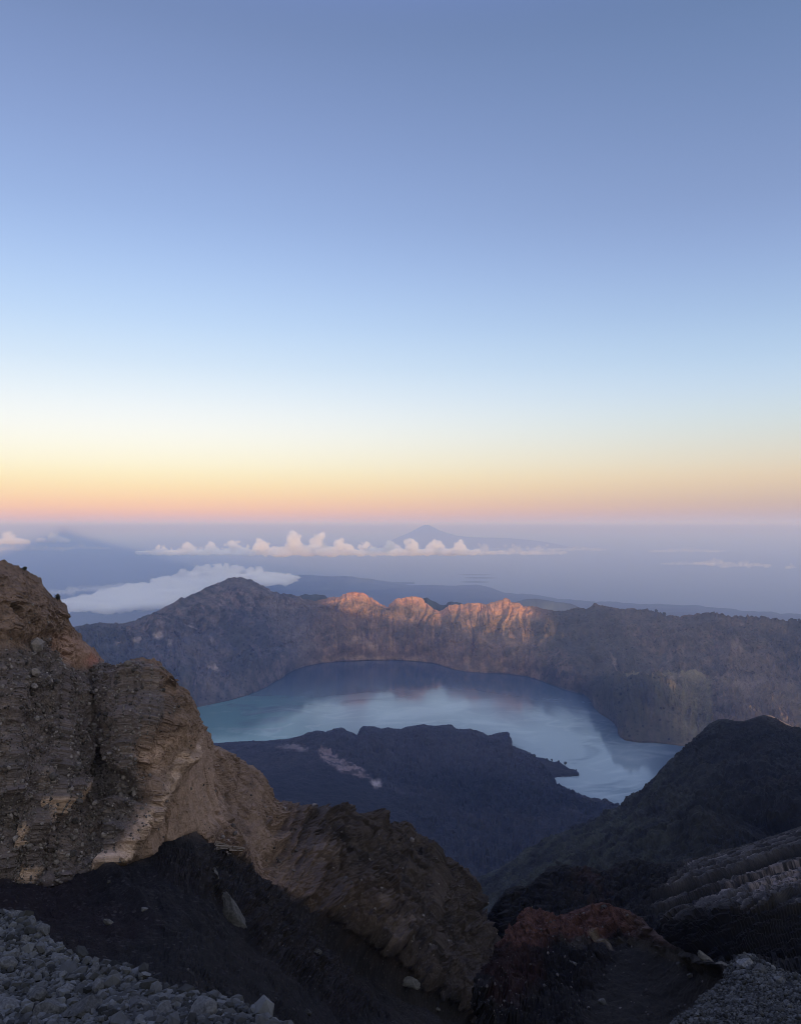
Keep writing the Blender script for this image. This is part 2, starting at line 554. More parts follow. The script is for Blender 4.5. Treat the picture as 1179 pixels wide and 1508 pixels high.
    for j in range(nr):
        t = -1 + 2 * j / (nr - 1)
        p = unproj(xs, ys, np.full_like(xs, d))
        h = np.maximum(p[:, 2] - SEA, 0)
        p[:, 1] -= t * 5000
        p[:, 2] = SEA - 5 + h * (1 - abs(t)) ** 1.1 + 0 * t
        rows.append(p)
    P = np.array(rows)
    P[..., 2] += fbm(P / 2500, 4) * 90 * (1 - np.abs(np.linspace(-1, 1, nr)))[:, None]
    structure(link_mesh('volcano', P, grid_faces(nr, 220), mat, np.full(P.shape, .06)), 'faint cone of a distant volcano on the horizon')
build_far_land()

# ================================================================== CRATER RIM AND WALL
RIM = [(-330, 985, 5600), (60, 938, 6800), (110, 925, 6900), (128, 921, 6900), (145, 919, 6900), (165, 918, 6900), (186, 918, 6950), (205, 912, 7000), (225, 904, 7100), (243, 895, 7200), (258, 887, 7300), (266, 881, 7350), (272, 881, 7400),
       (285, 875, 7500), (300, 867, 7700), (312, 861, 7850), (324, 856, 8000), (334, 852.5, 8100), (345, 850.5, 8150), (356, 851, 8200), (368, 855, 8250), (380, 861, 8300), (392, 868, 8350), (404, 873, 8400),
       (418, 874.5, 8450), (432, 877, 8500), (446, 882, 8550), (462, 886, 8600), (478, 883, 8700), (492, 881, 8750), (503, 881, 8750), (509, 878, 8750), (515, 875, 8750), (522, 873.5, 8750), (530, 875, 8750), (538, 880, 8800), (546, 885, 8850), (555, 892, 8900),
       (566, 897, 8950), (574, 896, 8900), (581, 890, 8850), (589, 886, 8800), (596, 883.5, 8800), (602, 881, 8800), (609, 881, 8800), (616, 884, 8800), (622, 889, 8850), (629, 895, 8850), (635, 904, 8850), (638, 908, 8850),
       (645, 903, 8750), (655, 898, 8700), (664, 894, 8650), (671, 892, 8600), (677, 893, 8600), (684, 891.5, 8600), (690, 889.5, 8550), (700, 889, 8500), (708, 890.5, 8500), (716, 892, 8450), (724, 890, 8400), (732, 887, 8350), (738, 885, 8300),
       (744, 883.5, 8300), (750, 885.5, 8300), (757, 891, 8250), (764, 895.5, 8250), (775, 895, 8200), (787, 894.5, 8150), (800, 898, 8100), (815, 900.5, 8050), (826, 901, 8000), (838, 898, 7950), (848, 896, 7900), (856, 897, 7900), (862, 899.5, 7900),
       (870, 894, 7850), (878, 891.5, 7800), (888, 892.5, 7750), (900, 896, 7700), (915, 898.5, 7650), (930, 897.5, 7600), (945, 899, 7550), (960, 900, 7500), (972, 903, 7400), (985, 907, 7350), (1000, 907.5, 7300), (1015, 907, 7200),
       (1028, 906, 7150), (1040, 904, 7100), (1052, 904, 7100), (1065, 906.5, 7000), (1085, 909, 6900), (1105, 908.5, 6800), (1125, 910, 6700), (1145, 912, 6650), (1160, 914, 6600), (1179, 915, 6500), (1240, 918, 6200), (1400, 925, 5600)]
SHORE = [(-330, 1160), (60, 1075), (200, 1058), (270, 1046), (300, 1040), (335, 1033), (360, 1026), (378, 1019), (390, 1013), (402, 1005), (413, 1000), (420, 993), (432, 987), (450, 981), (470, 977), (500, 974), (540, 972), (580, 972), (615, 974),
         (640, 977), (656, 982), (668, 986), (685, 989), (715, 991), (745, 992), (775, 996), (795, 1002), (815, 1010), (838, 1018), (860, 1023), (869, 1030), (874, 1040), (884, 1051), (898, 1060), (908, 1068), (914, 1078), (915, 1087),
         (922, 1092), (940, 1095), (960, 1095), (985, 1098), (1010, 1101), (1060, 1107), (1179, 1125), (1400, 1150)]


def build_crater():
    mid = [(-330, 1060, 4900), (60, 1000, 6000), (110, 985, 6300), (200, 968, 6550), (270, 955, 6900), (345, 930, 7600), (400, 928, 7950), (450, 925, 8150), (522, 915, 8450), (600, 918, 8480), (640, 925, 8450), (700, 935, 8150), (745, 938, 7950),
           (790, 945, 7750), (840, 960, 7350), (880, 985, 6950), (915, 1000, 6700), (950, 1008, 6480), (985, 1011, 6380), (1020, 1012, 6320), (1060, 1015, 6250), (1120, 1022, 6050), (1179, 1035, 5850), (1400, 1060, 4700)]
    low = [(-330, 1120, 4400), (60, 1050, 5500), (270, 1010, 6200), (345, 990, 6900), (400, 970, 7600), (450, 955, 7900), (522, 945, 8150), (600, 948, 8150), (640, 955, 8050), (700, 965, 7800), (745, 967, 7600), (790, 972, 7400), (840, 990, 6900), (880, 1010, 6350),
           (915, 1040, 5850), (950, 1045, 5750), (985, 1040, 5800), (1020, 1042, 5750), (1060, 1050, 5600), (1179, 1070, 4900), (1400, 1095, 4400)]
    shore = [(x, y, zd(y, LAKE)) for x, y in SHORE]
    under = [(x, y + 3, zd(y + 3, LAKE - 45)) for x, y in SHORE]
    x0, x1, nx = -330, 1330, 1700
    P, T = sheet([RIM, mid, low, shore, under], nx, [56, 46, 46, 5], 'px', (x0, x1), back=(1800, 1250, 16), smooth=6)
    px, py = proj(P)
    along = np.arctan2(P[..., 0], P[..., 1]) * 7500
    z = P[..., 2]
    front = sstep(-.6, .25, T)[:, None]
    wet = sstep(3.05, 2.6, T)[:, None]
    free = (.35 + .65 * sstep(0, .35, np.abs(T))[:, None])
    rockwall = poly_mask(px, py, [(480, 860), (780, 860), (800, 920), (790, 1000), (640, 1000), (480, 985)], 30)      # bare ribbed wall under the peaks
    right = sstep(770, 900, px)
    N = grid_normals(P)
    wv = fbm(np.stack([along / 420, z / 700, P[..., 1] / 900], -1), 3)
    g1 = ridged(np.stack([(along + wv * 160) / 330, z / 1500, P[..., 1] / 3500], -1), 4, .55)
    g2 = ridged(np.stack([(along + wv * 80) / 105, z / 620, P[..., 1] / 1500 + 4], -1), 4, .55)
    f1 = fbm(P / 260, 6, .55)
    f2 = ridged(P / 420 + 3, 5, .5)
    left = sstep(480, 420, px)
    g3 = ridged(P / 95 + 8, 4, .6)
    disp = (g1 * 46 + g2 * 26) * (.35 + .5 * sstep(-.2, .25, fbm(P / 700 + 3, 3)) + .85 * rockwall) + g1 * 26 * rockwall + f1 * 46 * (1 - .6 * rockwall) + (f2 * 44 + g3 * 20) * np.maximum(right, left * .8) + g3 * 9
    pz = np.stack([along, z * .55, P[..., 1] * .5], -1)
    dg = ridged(np.stack([(along + .9 * z + wv * 140) / 520, (z - .5 * along) / 2200, P[..., 1] / 4000 + 5], -1), 4, .55)
    disp = disp + dg * 120 * np.maximum(left, .45 * right) * sstep(.05, .5, T)[:, None]
    cr0 = .35 + .65 * sstep(.02, .3, np.abs(T))[:, None]
    g4 = ridged(np.stack([(along + wv * 60) / 58, z / 420, P[..., 1] / 900 + 2], -1), 3, .55)
    big = ridged(np.stack([(along + wv * 260) / 900, z / 2600, P[..., 1] / 6000 + 1.5], -1), 3, .5)
    disp = disp + (blocks(pz / 62) * 26 + blocks(pz / 27 + 4) * 14) * cr0 * (1 - .55 * rockwall) + g4 * (7 + 9 * rockwall) + big * 130 * (1 - .6 * rockwall) * sstep(.1, .8, T)[:, None]
    spur = poly_mask(px, py, [(872, 1042), (905, 1032), (955, 1028), (985, 1036), (992, 1055), (975, 1085), (945, 1096), (912, 1090), (905, 1066)], 16)
    rav = poly_mask(px, py, [(1020, 1025), (1045, 1030), (1040, 1100), (1000, 1110), (990, 1090), (1010, 1060)], 14)
    free = np.maximum(free, rockwall * (.3 + .6 * sstep(.0, .14, np.abs(T))[:, None]))
    P = P + N * ((disp * free + 125 * spur - 30 * rav) * wet * (.3 + .7 * front))[..., None]
    # ragged crest
    crest = np.exp(-(T / .12) ** 2)[:, None]
    P[..., 2] += crest * (ridged(np.stack([along / 110, 0 * along, 0 * along], -1), 5, .6) * 22 - 10 + fbm(np.stack([along / 45, 0 * along, 0 * along], -1), 4, .65) * 20 + np.maximum(0, perlin(np.stack([along / 22, 0 * along + 3, 0 * along], -1))) * 16 * (right + rockwall * .5))
    # buttresses under the three lit peaks
    N = grid_normals(P)
    slope = N[..., 2]
    q = P / 1000
    v1 = fbm(q * 3.1, 5, .6); v2 = fbm(q * 11, 5, .65); v3 = fbm(np.stack([along / 60, z / 260, 0 * z], -1), 4, .6)
    rock = C(.215, .170, .150)
    base = np.broadcast_to(rock, P.shape).copy()
    base = colmix(base, (C(.105, .088, .072), sstep(-.08, .25, v1) * .9), (C(.30, .25, .22), sstep(.10, .40, -v1) * .55 * sstep(-.1, .3, v2)),
                  (C(.32, .235, .19), sstep(.05, .4, v3) * .6 * (.4 + .6 * rockwall)),
                  (C(.040, .042, .036), sstep(.0, .22, v2 + .08) * .9 * (1 - .6 * rockwall)), (C(.34, .29, .25), sstep(.12, .34, -v2) * .5 * (1 - .5 * rockwall)),
                  (C(.090, .085, .062), sstep(.50, .80, slope) * .65 * (1 - .5 * rockwall)),
                  (C(.15, .125, .10), right * .35),
                  (C(.060, .066, .080), left * sstep(.25, 1.1, T)[:, None] * .6), (C(.050, .056, .056), poly_mask(px + v1 * 12, py + v1 * 8, [(800, 1002), (868, 1020), (900, 1012), (930, 1030), (958, 1062), (940, 1094), (905, 1078), (872, 1036)], 9) * .85),  # last mask: shade on the spur's left face, painted dark
                  (C(.20, .195, .115), poly_mask(px + v1 * 10, py, [(955, 1034), (985, 1022), (1045, 1030), (1050, 1098), (1000, 1100), (968, 1094)], 9) * (.35 + .65 * sstep(-.2, .2, v3)) * .8),
                  (C(.085, .095, .062), spur * sstep(-.35, .2, v2) * .5))
    v0 = fbm(np.stack([along / 800 + z / 900, z / 700, 0 * z], -1), 4, .55)
    base = colmix(base, (C(.055, .058, .050), sstep(.0, .25, v0) * .75 * (1 - rockwall)), (C(.24, .20, .165), sstep(.05, .3, -v0) * .5 * (1 - rockwall) * sstep(-.15, .2, v2)))
    # red summit cap, pale landslips, a painted sunlit strip and the grassy bench on the right
    base = colmix(base, (C(.33, .15, .115), poly_mask(px, py, [(506, 884), (522, 868), (540, 884)], 3) * .8),
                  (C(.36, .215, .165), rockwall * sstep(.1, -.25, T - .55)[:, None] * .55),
                  (C(.25, .235, .135), poly_mask(px, py, [(905, 1010), (950, 1003), (1030, 1010), (1060, 1024), (1000, 1023), (960, 1018)], 5) * .8),
                  (C(.17, .15, .125), poly_mask(px, py, [(330, 850), (365, 850), (415, 900), (440, 960), (400, 950), (370, 900)], 18) * .5))
    for poly, soft, a in (([(221, 955), (229, 952), (236, 968), (226, 970)], 3, .8), ([(196, 962), (202, 961), (201, 972)], 2.5, .6), ([(170, 966), (176, 970), (172, 978)], 3, .5), ([(265, 938), (271, 940), (278, 952), (271, 950)], 2.5, .6),
                          ([(296, 1000), (310, 1001), (318, 1010), (302, 1006)], 3, .75), ([(244, 975), (250, 980), (247, 985)], 2, .6), ([(300, 955), (309, 962), (306, 967)], 2.5, .4), ([(518, 950), (528, 952), (524, 958), (516, 957)], 3, .55),
                          ([(541, 955), (552, 953), (556, 962), (546, 962)], 3, .5), ([(470, 974), (560, 970), (620, 973), (560, 972.5)], 1.2, .5), ([(905, 975), (911, 985), (908, 1000), (904, 990)], 3, .6),
                          ([(983, 1018), (991, 1020), (990, 1038), (985, 1034)], 3, .6), ([(1090, 922), (1097, 923), (1095, 932)], 2, .5), ([(1048, 1010), (1062, 1016), (1056, 1022)], 4, .3), ([(745, 930), (750, 935), (748, 960), (744, 950)], 3, .35),  # first patch paints the faint sunlit strip above the spur
                          ([(1080, 965), (1100, 975), (1090, 985)], 6, .25), ([(1065, 1040), (1100, 1030), (1130, 1040), (1100, 1050)], 8, .35)):
        base = colmix(base, (C(.42, .36, .31), poly_mask(px + v2 * 8, py + v1 * 8, poly, soft) * a))
    base = base * (1 + .5 * rockwall * sstep(1.0, .3, T)[:, None] + .25 * rockwall)[..., None] * lerp(1.3, 1.75, left * (1 - rockwall))[..., None] * lerp(C(1.03, 1.0, .9), C(.93, 1.0, 1.12), left[..., None]) * lerp(C(1, 1, 1), C(1.08, .98, .80), rockwall[..., None])  # wall under the peaks brightened and warmed in colour to boost its sunlight
    mat = terrain_mat('crater_rock', 1 / 160, .7, .55, bump_dist=12, speck=(-.06, -.055, -.05), speck_scale=1 / 26)
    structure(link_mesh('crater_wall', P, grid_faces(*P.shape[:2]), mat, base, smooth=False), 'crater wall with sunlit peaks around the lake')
    return P, T
CRATER, CRATER_T = build_crater()


# ================================================================== LAVA FIELD
def build_lava():
    sil = [(-60, 1135, 5), (250, 1102, 12), (300, 1098, 12), (330, 1096, 20), (360, 1094, 25), (395, 1093, 25), (420, 1091, 30), (440, 1087, 35), (455, 1081, 45), (468, 1079, 45), (480, 1080, 45), (490, 1077, 50), (497, 1073.5, 55), (503, 1073, 55), (510, 1078, 40), (520, 1081, 25), (526, 1085, 8),
           (529, 1081, 25), (532, 1074, 50), (536, 1071, 60), (543, 1072, 60), (552, 1073, 60), (560, 1076, 50), (572, 1074, 55), (590, 1076, 50), (602, 1072, 60), (615, 1070, 65), (628, 1070, 65), (640, 1071, 60), (652, 1069, 65), (664, 1068, 65), (668, 1073, 50), (676, 1076, 45), (690, 1075, 50),
           (702, 1078, 45), (712, 1083, 40), (718, 1086, 35), (728, 1083, 45), (736, 1080, 55), (746, 1079, 60), (749, 1082, 55), (749.5, 1095, 15), (752, 1101, 10), (765, 1104, 12), (780, 1110, 12), (788, 1117, 10), (800, 1121, 8), (806, 1136, 3), (812, 1150, 3), (820, 1159, 3), (830, 1162, 4), (845, 1169, 5), (858, 1176, 6),
           (868, 1180, 5), (880, 1181, 6), (893, 1185, 5), (908, 1190, 4), (940, 1215, 4), (980, 1240, 4)]
    top = [(x, y, zd(y, LAKE + h)) for x, y, h in sil]
    xs = [s[0] for s in sil]

    def row(pts):
        return [(x, y, zd(y, z + LAKE + 1500)) for x, y, z in pts]
    m1 = row([(-60, 1150, -1440), (250, 1125, -1440), (330, 1118, -1400), (400, 1108, -1345), (460, 1103, -1330), (520, 1112, -1350), (580, 1110, -1420), (680, 1112, -1435), (750, 1122, -1465), (800, 1145, -1485), (830, 1172, -1490), (908, 1197, -1492), (980, 1250, -1490)])
    m2 = row([(-60, 1185, -1400), (250, 1160, -1380), (330, 1150, -1330), (400, 1135, -1290), (450, 1140, -1275), (500, 1155, -1290), (560, 1170, -1330), (640, 1170, -1390), (720, 1170, -1430), (800, 1190, -1460), (860, 1205, -1475), (908, 1215, -1480), (980, 1270, -1480)])
    m3 = row([(-60, 1255, -1320), (250, 1230, -1280), (400, 1220, -1230), (500, 1225, -1230), (600, 1235, -1270), (700, 1240, -1330), (800, 1240, -1390), (908, 1250, -1430), (980, 1300, -1430)])
    m4 = row([(-60, 1440, -1200), (250, 1420, -1150), (500, 1400, -1130), (700, 1380, -1180), (850, 1340, -1300), (980, 1360, -1350)])
    P, T = sheet([top, m1, m2, m3, m4], 1250, [44, 44, 60, 50], 'px', (-60, 980), back=(500, 160, 8), smooth=5)
    px, py = proj(P)
    N = grid_normals(P)
    free = (.3 + .7 * sstep(0, .4, np.abs(T))[:, None]) * sstep(-.4, .1, T)[:, None]
    flow = ridged(np.stack([P[..., 0] / 210, P[..., 1] / 420, P[..., 2] / 200], -1), 5, .55)
    rough = fbm(P / 55, 5, .6)
    cone = poly_mask(px, py, [(250, 1115), (380, 1100), (560, 1150), (640, 1240), (700, 1300), (600, 1420), (250, 1420)], 40)
    rough = rough + blocks(P / [38, 38, 26]) * 1.1 * (1 - .8 * cone) + blocks(P / 15 + 3) * .6 * (1 - .7 * cone)
    P = P + N * ((flow * 34 * (1 - .75 * cone) + rough * 18 * (1 - .5 * cone)) * free)[..., None]
    P[..., 2] += np.exp(-(T / .05) ** 2)[:, None] * np.maximum(-4, fbm(np.stack([px / 9, 0 * px, 0 * px], -1), 5, .7) * 34) * sstep(1178, 1120, py) * sstep(860, 800, px)
    q = P / 1000
    v1, v2 = fbm(q * 4, 5, .6), fbm(q * 17, 4, .6)
    base = colmix(C(.044, .046, .054), (C(.085, .082, .086), sstep(0, .35, v1) * .7), (C(.024, .026, .034), sstep(0, .35, v2) * .6),
                  (C(.018, .020, .028), cone * .75), (C(.105, .098, .108), sstep(1150, 1112, py + v1 * 30) * (.35 + .65 * sstep(-.2, .25, v2)) * .8), (C(.014, .015, .020), poly_mask(px + v1 * 30, py + v1 * 14, [(590, 1146), (680, 1138), (800, 1165), (880, 1190), (780, 1215), (680, 1195)], 10) * .85),
                  (C(.52, .43, .42), poly_mask(px + v1 * 14, py + v2 * 10, [(466, 1110), (485, 1108), (505, 1122), (530, 1138), (545, 1152), (530, 1148), (500, 1140), (478, 1125)], 2) * (.15 + .85 * sstep(-.15, .15, v2))),
                  (C(.9, .84, .82), poly_mask(px + v2 * 6, py, [(546, 1153), (556, 1153), (562, 1160), (550, 1160)], 3) * .9),
                  (C(.50, .45, .46), poly_mask(px + v1 * 10, py + v2 * 6, [(408, 1103), (425, 1101), (452, 1104), (450, 1109), (425, 1108)], 3) * .8),
                  (C(.10, .09, .10), poly_mask(px + v1 * 10, py, [(402, 1125), (418, 1120), (412, 1134)], 4) * .5),
                  (C(.13, .13, .15), poly_mask(px + v1 * 12, py + v2 * 5, [(560, 1152), (600, 1170), (660, 1185), (640, 1184), (590, 1174)], 3) * .35))
    mat = terrain_mat('lava_rock', 1 / 70, .7, .5, bump_dist=6)
    structure(link_mesh('lava_field', P, grid_faces(*P.shape[:2]), mat, base, smooth=False), 'dark lava field and low cone standing in the lake')

    # the finger of lava that runs out into the lake
    f_top = [(760, 1104, 5), (775, 1108, 14), (786, 1116, 14), (788, 1115, 22), (800, 1116, 22), (806, 1119, 16), (815, 1122, 14), (822, 1121, 20), (829, 1126, 14), (838, 1132, 10), (845, 1133, 12), (850, 1136.5, 8), (852, 1138, 2)]
    f_mid = [(760, 1125), (775, 1130), (786, 1134), (788, 1134.4), (800, 1136), (806, 1137), (815, 1139), (822, 1139.5), (829, 1140), (838, 1140), (845, 1140), (850, 1140), (852, 1140)]
    f_bot = [(760, 1150), (775, 1158), (786, 1160), (788, 1160), (800, 1158), (806, 1152), (815, 1146), (822, 1144.5), (829, 1144), (838, 1144.5), (845, 1143), (850, 1142.5), (852, 1142)]
    P, T = sheet([[(x, y, zd(y, LAKE + h)) for x, y, h in f_top], [(x, y, zd(y, LAKE + 10)) for x, y in f_mid], [(x, y, zd(y, LAKE - 1)) for x, y in f_bot], [(x, y + 1, zd(y + 1, LAKE - 14)) for x, y in f_bot]],
                 220, [24, 24, 3], 'px', (760, 852), back=(60, 45, 5))
    N = grid_normals(P)
    P = P + N * (fbm(P / 45, 5, .6) * 9 * (sstep(0, .5, np.abs(T))[:, None]) * sstep(2.2, 1.7, T)[:, None])[..., None]
    structure(link_mesh('lava_field', P, grid_faces(*P.shape[:2]), mat, colmix(C(.038, .038, .044), (C(.06, .058, .06), sstep(0, .4, fbm(P / 90, 4))))), 'narrow finger of dark lava running out into the lake')
build_lava()


# ================================================================== RIGHT: GREEN RIDGE, STRATA, RED OUTCROP
def build_right():
    sil = [(640, 1345, 2050), (660, 1322, 2020), (675, 1311, 2000), (684, 1308, 1990), (700, 1300, 1980), (716, 1291, 1960), (735, 1283, 1950), (752, 1272, 1930), (768, 1263, 1920), (790, 1248, 1900), (810, 1240, 1880), (830, 1233, 1870), (850, 1225, 1850), (870, 1216, 1830), (886, 1207, 1820),
           (900, 1199, 1810), (915, 1190, 1800), (932, 1177, 1790), (948, 1163, 1780), (962, 1149, 1770), (978, 1134, 1760), (995, 1118, 1750), (1010, 1103, 1740), (1022, 1090, 1730), (1034, 1077, 1720), (1044, 1067, 1710), (1056, 1061.5, 1700), (1070, 1060.5, 1690), (1082, 1063, 1680), (1094, 1063.5, 1670),
           (1106, 1060, 1660), (1118, 1056, 1650), (1127, 1054, 1645), (1134, 1054.5, 1640), (1145, 1060, 1630), (1158, 1067, 1620), (1170, 1073, 1610), (1182, 1079, 1600), (1220, 1090, 1560), (1330, 1110, 1450)]
    m1 = [(640, 1365, 1800), (684, 1345, 1700), (735, 1325, 1560), (790, 1285, 1480), (850, 1255, 1400), (915, 1235, 1330), (978, 1195, 1280), (1044, 1145, 1250), (1127, 1130, 1200), (1182, 1135, 1160), (1330, 1150, 1060)]
    m2 = [(640, 1420, 1450), (684, 1400, 1350), (735, 1365, 1250), (790, 1330, 1100), (850, 1300, 950), (915, 1278, 860), (978, 1265, 820), (1044, 1225, 790), (1127, 1210, 760), (1182, 1200, 740), (1330, 1190, 700)]
    m3 = [(640, 1560, 1000), (790, 1460, 800), (915, 1420, 680), (1044, 1410, 620), (1182, 1400, 600), (1330, 1390, 580)]
    P, T = sheet([sil, m1, m2, m3], 860, [110, 110, 70], 'px', (640, 1330), back=(420, 330, 18), smooth=5)
    px, py = proj(P)
    N = grid_normals(P)
    free = (.15 + .85 * sstep(0, .3, np.abs(T))[:, None])
    gul = ridged(np.stack([(P[..., 0] + .35 * P[..., 1]) / 95, P[..., 1] / 420, P[..., 2] / 260], -1), 5, .5)
    rough = fbm(P / 30, 6, .6)
    P = P + N * ((gul * 27 + rough * 13 + ridged(P / 14 + 5, 4, .6) * 3.0 + blocks(P / [14, 20, 8]) * 3.5 * sstep(-.05, .3, fbm(P / 60, 3)) + np.maximum(0, .6 - worley(P / 5.5)[0]) * 4.5 * sstep(.0, .25, fbm(P / 35 + 9, 3))) * free)[..., None]
    P[..., 2] += np.maximum(0, perlin(P / 5)) * 2.2 * sstep(1140, 1000, px)          # tufts and bushes in the ground cover
    q = P / 100
    v1, v2 = fbm(q * 1.3, 5, .6), fbm(q * 7, 4, .6)
    grassy = sstep(1150, 860, px) * .8
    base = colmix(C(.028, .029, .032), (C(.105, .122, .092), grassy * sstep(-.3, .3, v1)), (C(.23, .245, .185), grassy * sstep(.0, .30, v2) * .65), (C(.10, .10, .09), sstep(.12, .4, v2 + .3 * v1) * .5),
                  (C(.012, .014, .016), sstep(.0, .3, v2 - .4 * v1) * .85), (C(.048, .038, .036), sstep(1000, 1150, px) * sstep(0, .4, v1) * .5),
                  (C(.38, .36, .34), poly_mask(px + v2 * 3, py, [(838, 1229), (850, 1227), (852, 1230), (842, 1231)], 1.5) * .9),
                  (C(1.0, .70, .50), poly_mask(px, py, [(1122, 1046), (1140, 1048), (1190, 1070), (1190, 1088), (1152, 1069), (1130, 1058)], 3) * .85))  # sunlight on the ridge tip painted as a warm pale colour
    mat = terrain_mat('ridge_ground', 1 / 22, .8, .6, bump_dist=2.0)
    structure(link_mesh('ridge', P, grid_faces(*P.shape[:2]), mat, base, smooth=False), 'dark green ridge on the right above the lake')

    # layered cliffs
    sil = [(690, 1500, 300), (700, 1440, 320), (708, 1400, 330), (713, 1372, 330), (719, 1348, 330), (733, 1325, 335), (746, 1311, 340), (760, 1306, 345), (778, 1306, 350), (788, 1298, 355), (797, 1290, 360), (807, 1279, 365), (820, 1276, 370), (834, 1275, 370), (848, 1277, 375), (864, 1277, 380),
           (880, 1281, 385), (893, 1284, 390), (900, 1278, 395), (908, 1272, 400), (920, 1268, 410), (935, 1265, 420), (950, 1268, 425), (965, 1273, 430), (985, 1272, 440), (1005, 1270, 450), (1025, 1266, 455), (1050, 1260, 465), (1075, 1252, 475), (1100, 1245, 480), (1125, 1236, 490), (1150, 1228, 495), (1182, 1217, 500), (1330, 1180, 520)]
    m1 = [(690, 1510, 280), (719, 1420, 300), (746, 1385, 300), (778, 1372, 305), (807, 1345, 310), (848, 1340, 315), (893, 1340, 320), (935, 1330, 330), (985, 1345, 300), (1025, 1340, 300), (1075, 1330, 300), (1125, 1320, 305), (1182, 1310, 310), (1330, 1290, 320)]
    m2 = [(690, 1530, 250), (746, 1450, 262), (807, 1410, 268), (848, 1400, 270), (893, 1390, 265), (950, 1375, 255), (990, 1372, 250), (1025, 1372, 240), (1075, 1360, 235), (1125, 1352, 235), (1182, 1348, 235), (1330, 1340, 240)]
    m3 = [(690, 1560, 235), (807, 1500, 235), (893, 1450, 235), (950, 1440, 235), (990, 1440, 232), (1025, 1440, 225), (1075, 1440, 215), (1125, 1440, 210), (1182, 1440, 205), (1330, 1440, 200)]
    m4 = [(690, 1700, 180), (807, 1640, 170), (893, 1560, 160), (990, 1520, 150), (1075, 1500, 140), (1182, 1490, 130), (1330, 1490, 120)]
    P, T = sheet([sil, m1, m2, m3, m4], 900, [100, 70, 70, 40], 'px', (690, 1330), back=(90, 75, 10), smooth=2)
    px, py = proj(P)
    N = grid_normals(P)
    free = (.2 + .8 * sstep(0, .25, np.abs(T))[:, None]) * sstep(-.3, .05, T)[:, None]
    wob = fbm(P / 60, 4)
    # beds dip to the left; hard beds stand out as slabs, soft ones weather back
    bed = (P[..., 2] - .16 * P[..., 0] - .06 * P[..., 1] + wob * 9)
    per = 8.0
    bed = (-(py + .34 * (px - 1000)) + wob * 3) * .28
    per = 1.8
    ph = bed / per + .25 * perlin(np.stack([bed / 13, 0 * bed, 0 * bed], -1))
    fr = ph - np.floor(ph)
    hard = sstep(.12, .30, fr) * sstep(1.0, .90, fr)
    thick = PERM[(np.floor(ph).astype(int) & 255)] / 255.
    slabs = sstep(900, 1010, px)
    zone0 = poly_mask(px, py, [(960, 1345), (1010, 1285), (1100, 1245), (1200, 1215), (1330, 1180), (1330, 1370), (1182, 1352), (1050, 1362), (985, 1385)], 12)
    flutes = ridged(np.stack([P[..., 0] / 16, P[..., 1] / 30, P[..., 2] / 120], -1), 4, .55)
    disp = hard * (1.6 + 3.2 * thick) * (.25 + .75 * slabs) + flutes * 3.6 * (1 - .75 * slabs) + fbm(P / 14, 5, .6) * 3.0 * (1 - .7 * zone0)
    crack = worley(np.stack([P[..., 0] / 11, bed / 9, P[..., 1] / 16], -1))[0]
    disp -= sstep(.62, .85, crack) * 1.2
    disp += blocks(np.stack([P[..., 0] / 5.5, P[..., 1] / 8, bed / 2.6], -1), .12) * 2.2 * (1 - .6 * zone0) + blocks(np.stack([P[..., 0] / 2, P[..., 1] / 3, bed / .9], -1) + 5, .12) * .9 * (1 - .3 * zone0)
    disp += (hard * (.4 + thick) - .5) * 2.2 * zone0
    thin = sstep(.72, .80, fr) * sstep(.98, .92, fr) * (thick > .45)
    P = P + N * (disp * free)[..., None]
    q = P / 20
    v1, v2 = fbm(q, 5, .6), fbm(q * 5, 4, .6)
    zone = poly_mask(px, py, [(960, 1345), (1010, 1285), (1100, 1245), (1200, 1215), (1330, 1180), (1330, 1370), (1182, 1352), (1050, 1362), (985, 1385)], 8)
    base = colmix(C(.016, .0158, .018), (C(.032, .031, .034), sstep(0, .4, v1) * .6), (C(.009, .009, .011), sstep(0, .35, v2) * .6),
                  (C(.125, .125, .13), zone * hard * (.45 + .55 * sstep(-.2, .3, v1)) * (.15 + .85 * thick)), (C(.008, .008, .009), zone * (1 - hard) * .9), (C(.36, .345, .345), zone * thin * (.35 + .65 * sstep(-.15, .3, v1)) * .9),
                  (C(.42, .37, .36), poly_mask(px + v1 * 14, py + v2 * 6, [(1100, 1310), (1140, 1290), (1182, 1280), (1182, 1330), (1120, 1345)], 8) * sstep(.05, .35, v2 + .25 * thick) * .8),
                  (C(.34, .30, .29), poly_mask(px + v1 * 14, py + v2 * 6, [(1040, 1325), (1090, 1310), (1110, 1312), (1060, 1330)], 5) * sstep(0, .3, v2) * .7),
                  (C(.16, .16, .17), poly_mask(px, py + v1 * 4, [(1090, 1262), (1112, 1258), (1122, 1268), (1098, 1276)], 3) * .7),
                  (C(.12, .12, .13), poly_mask(px, py + v1 * 4, [(1000, 1362), (1050, 1352), (1050, 1358), (1015, 1366)], 3) * .7),
                  (C(.060, .036, .036), poly_mask(px, py, [(840, 1285), (905, 1285), (905, 1340), (845, 1340)], 15) * sstep(0, .3, v1) * .6))
    mat = terrain_mat('layered_rock', 1 / 6, .8, .5, bump_dist=.5)
    structure(link_mesh('layered_cliff', P, grid_faces(*P.shape[:2]), mat, base, smooth=False), 'dark layered cliff with tilted slabs on the right')

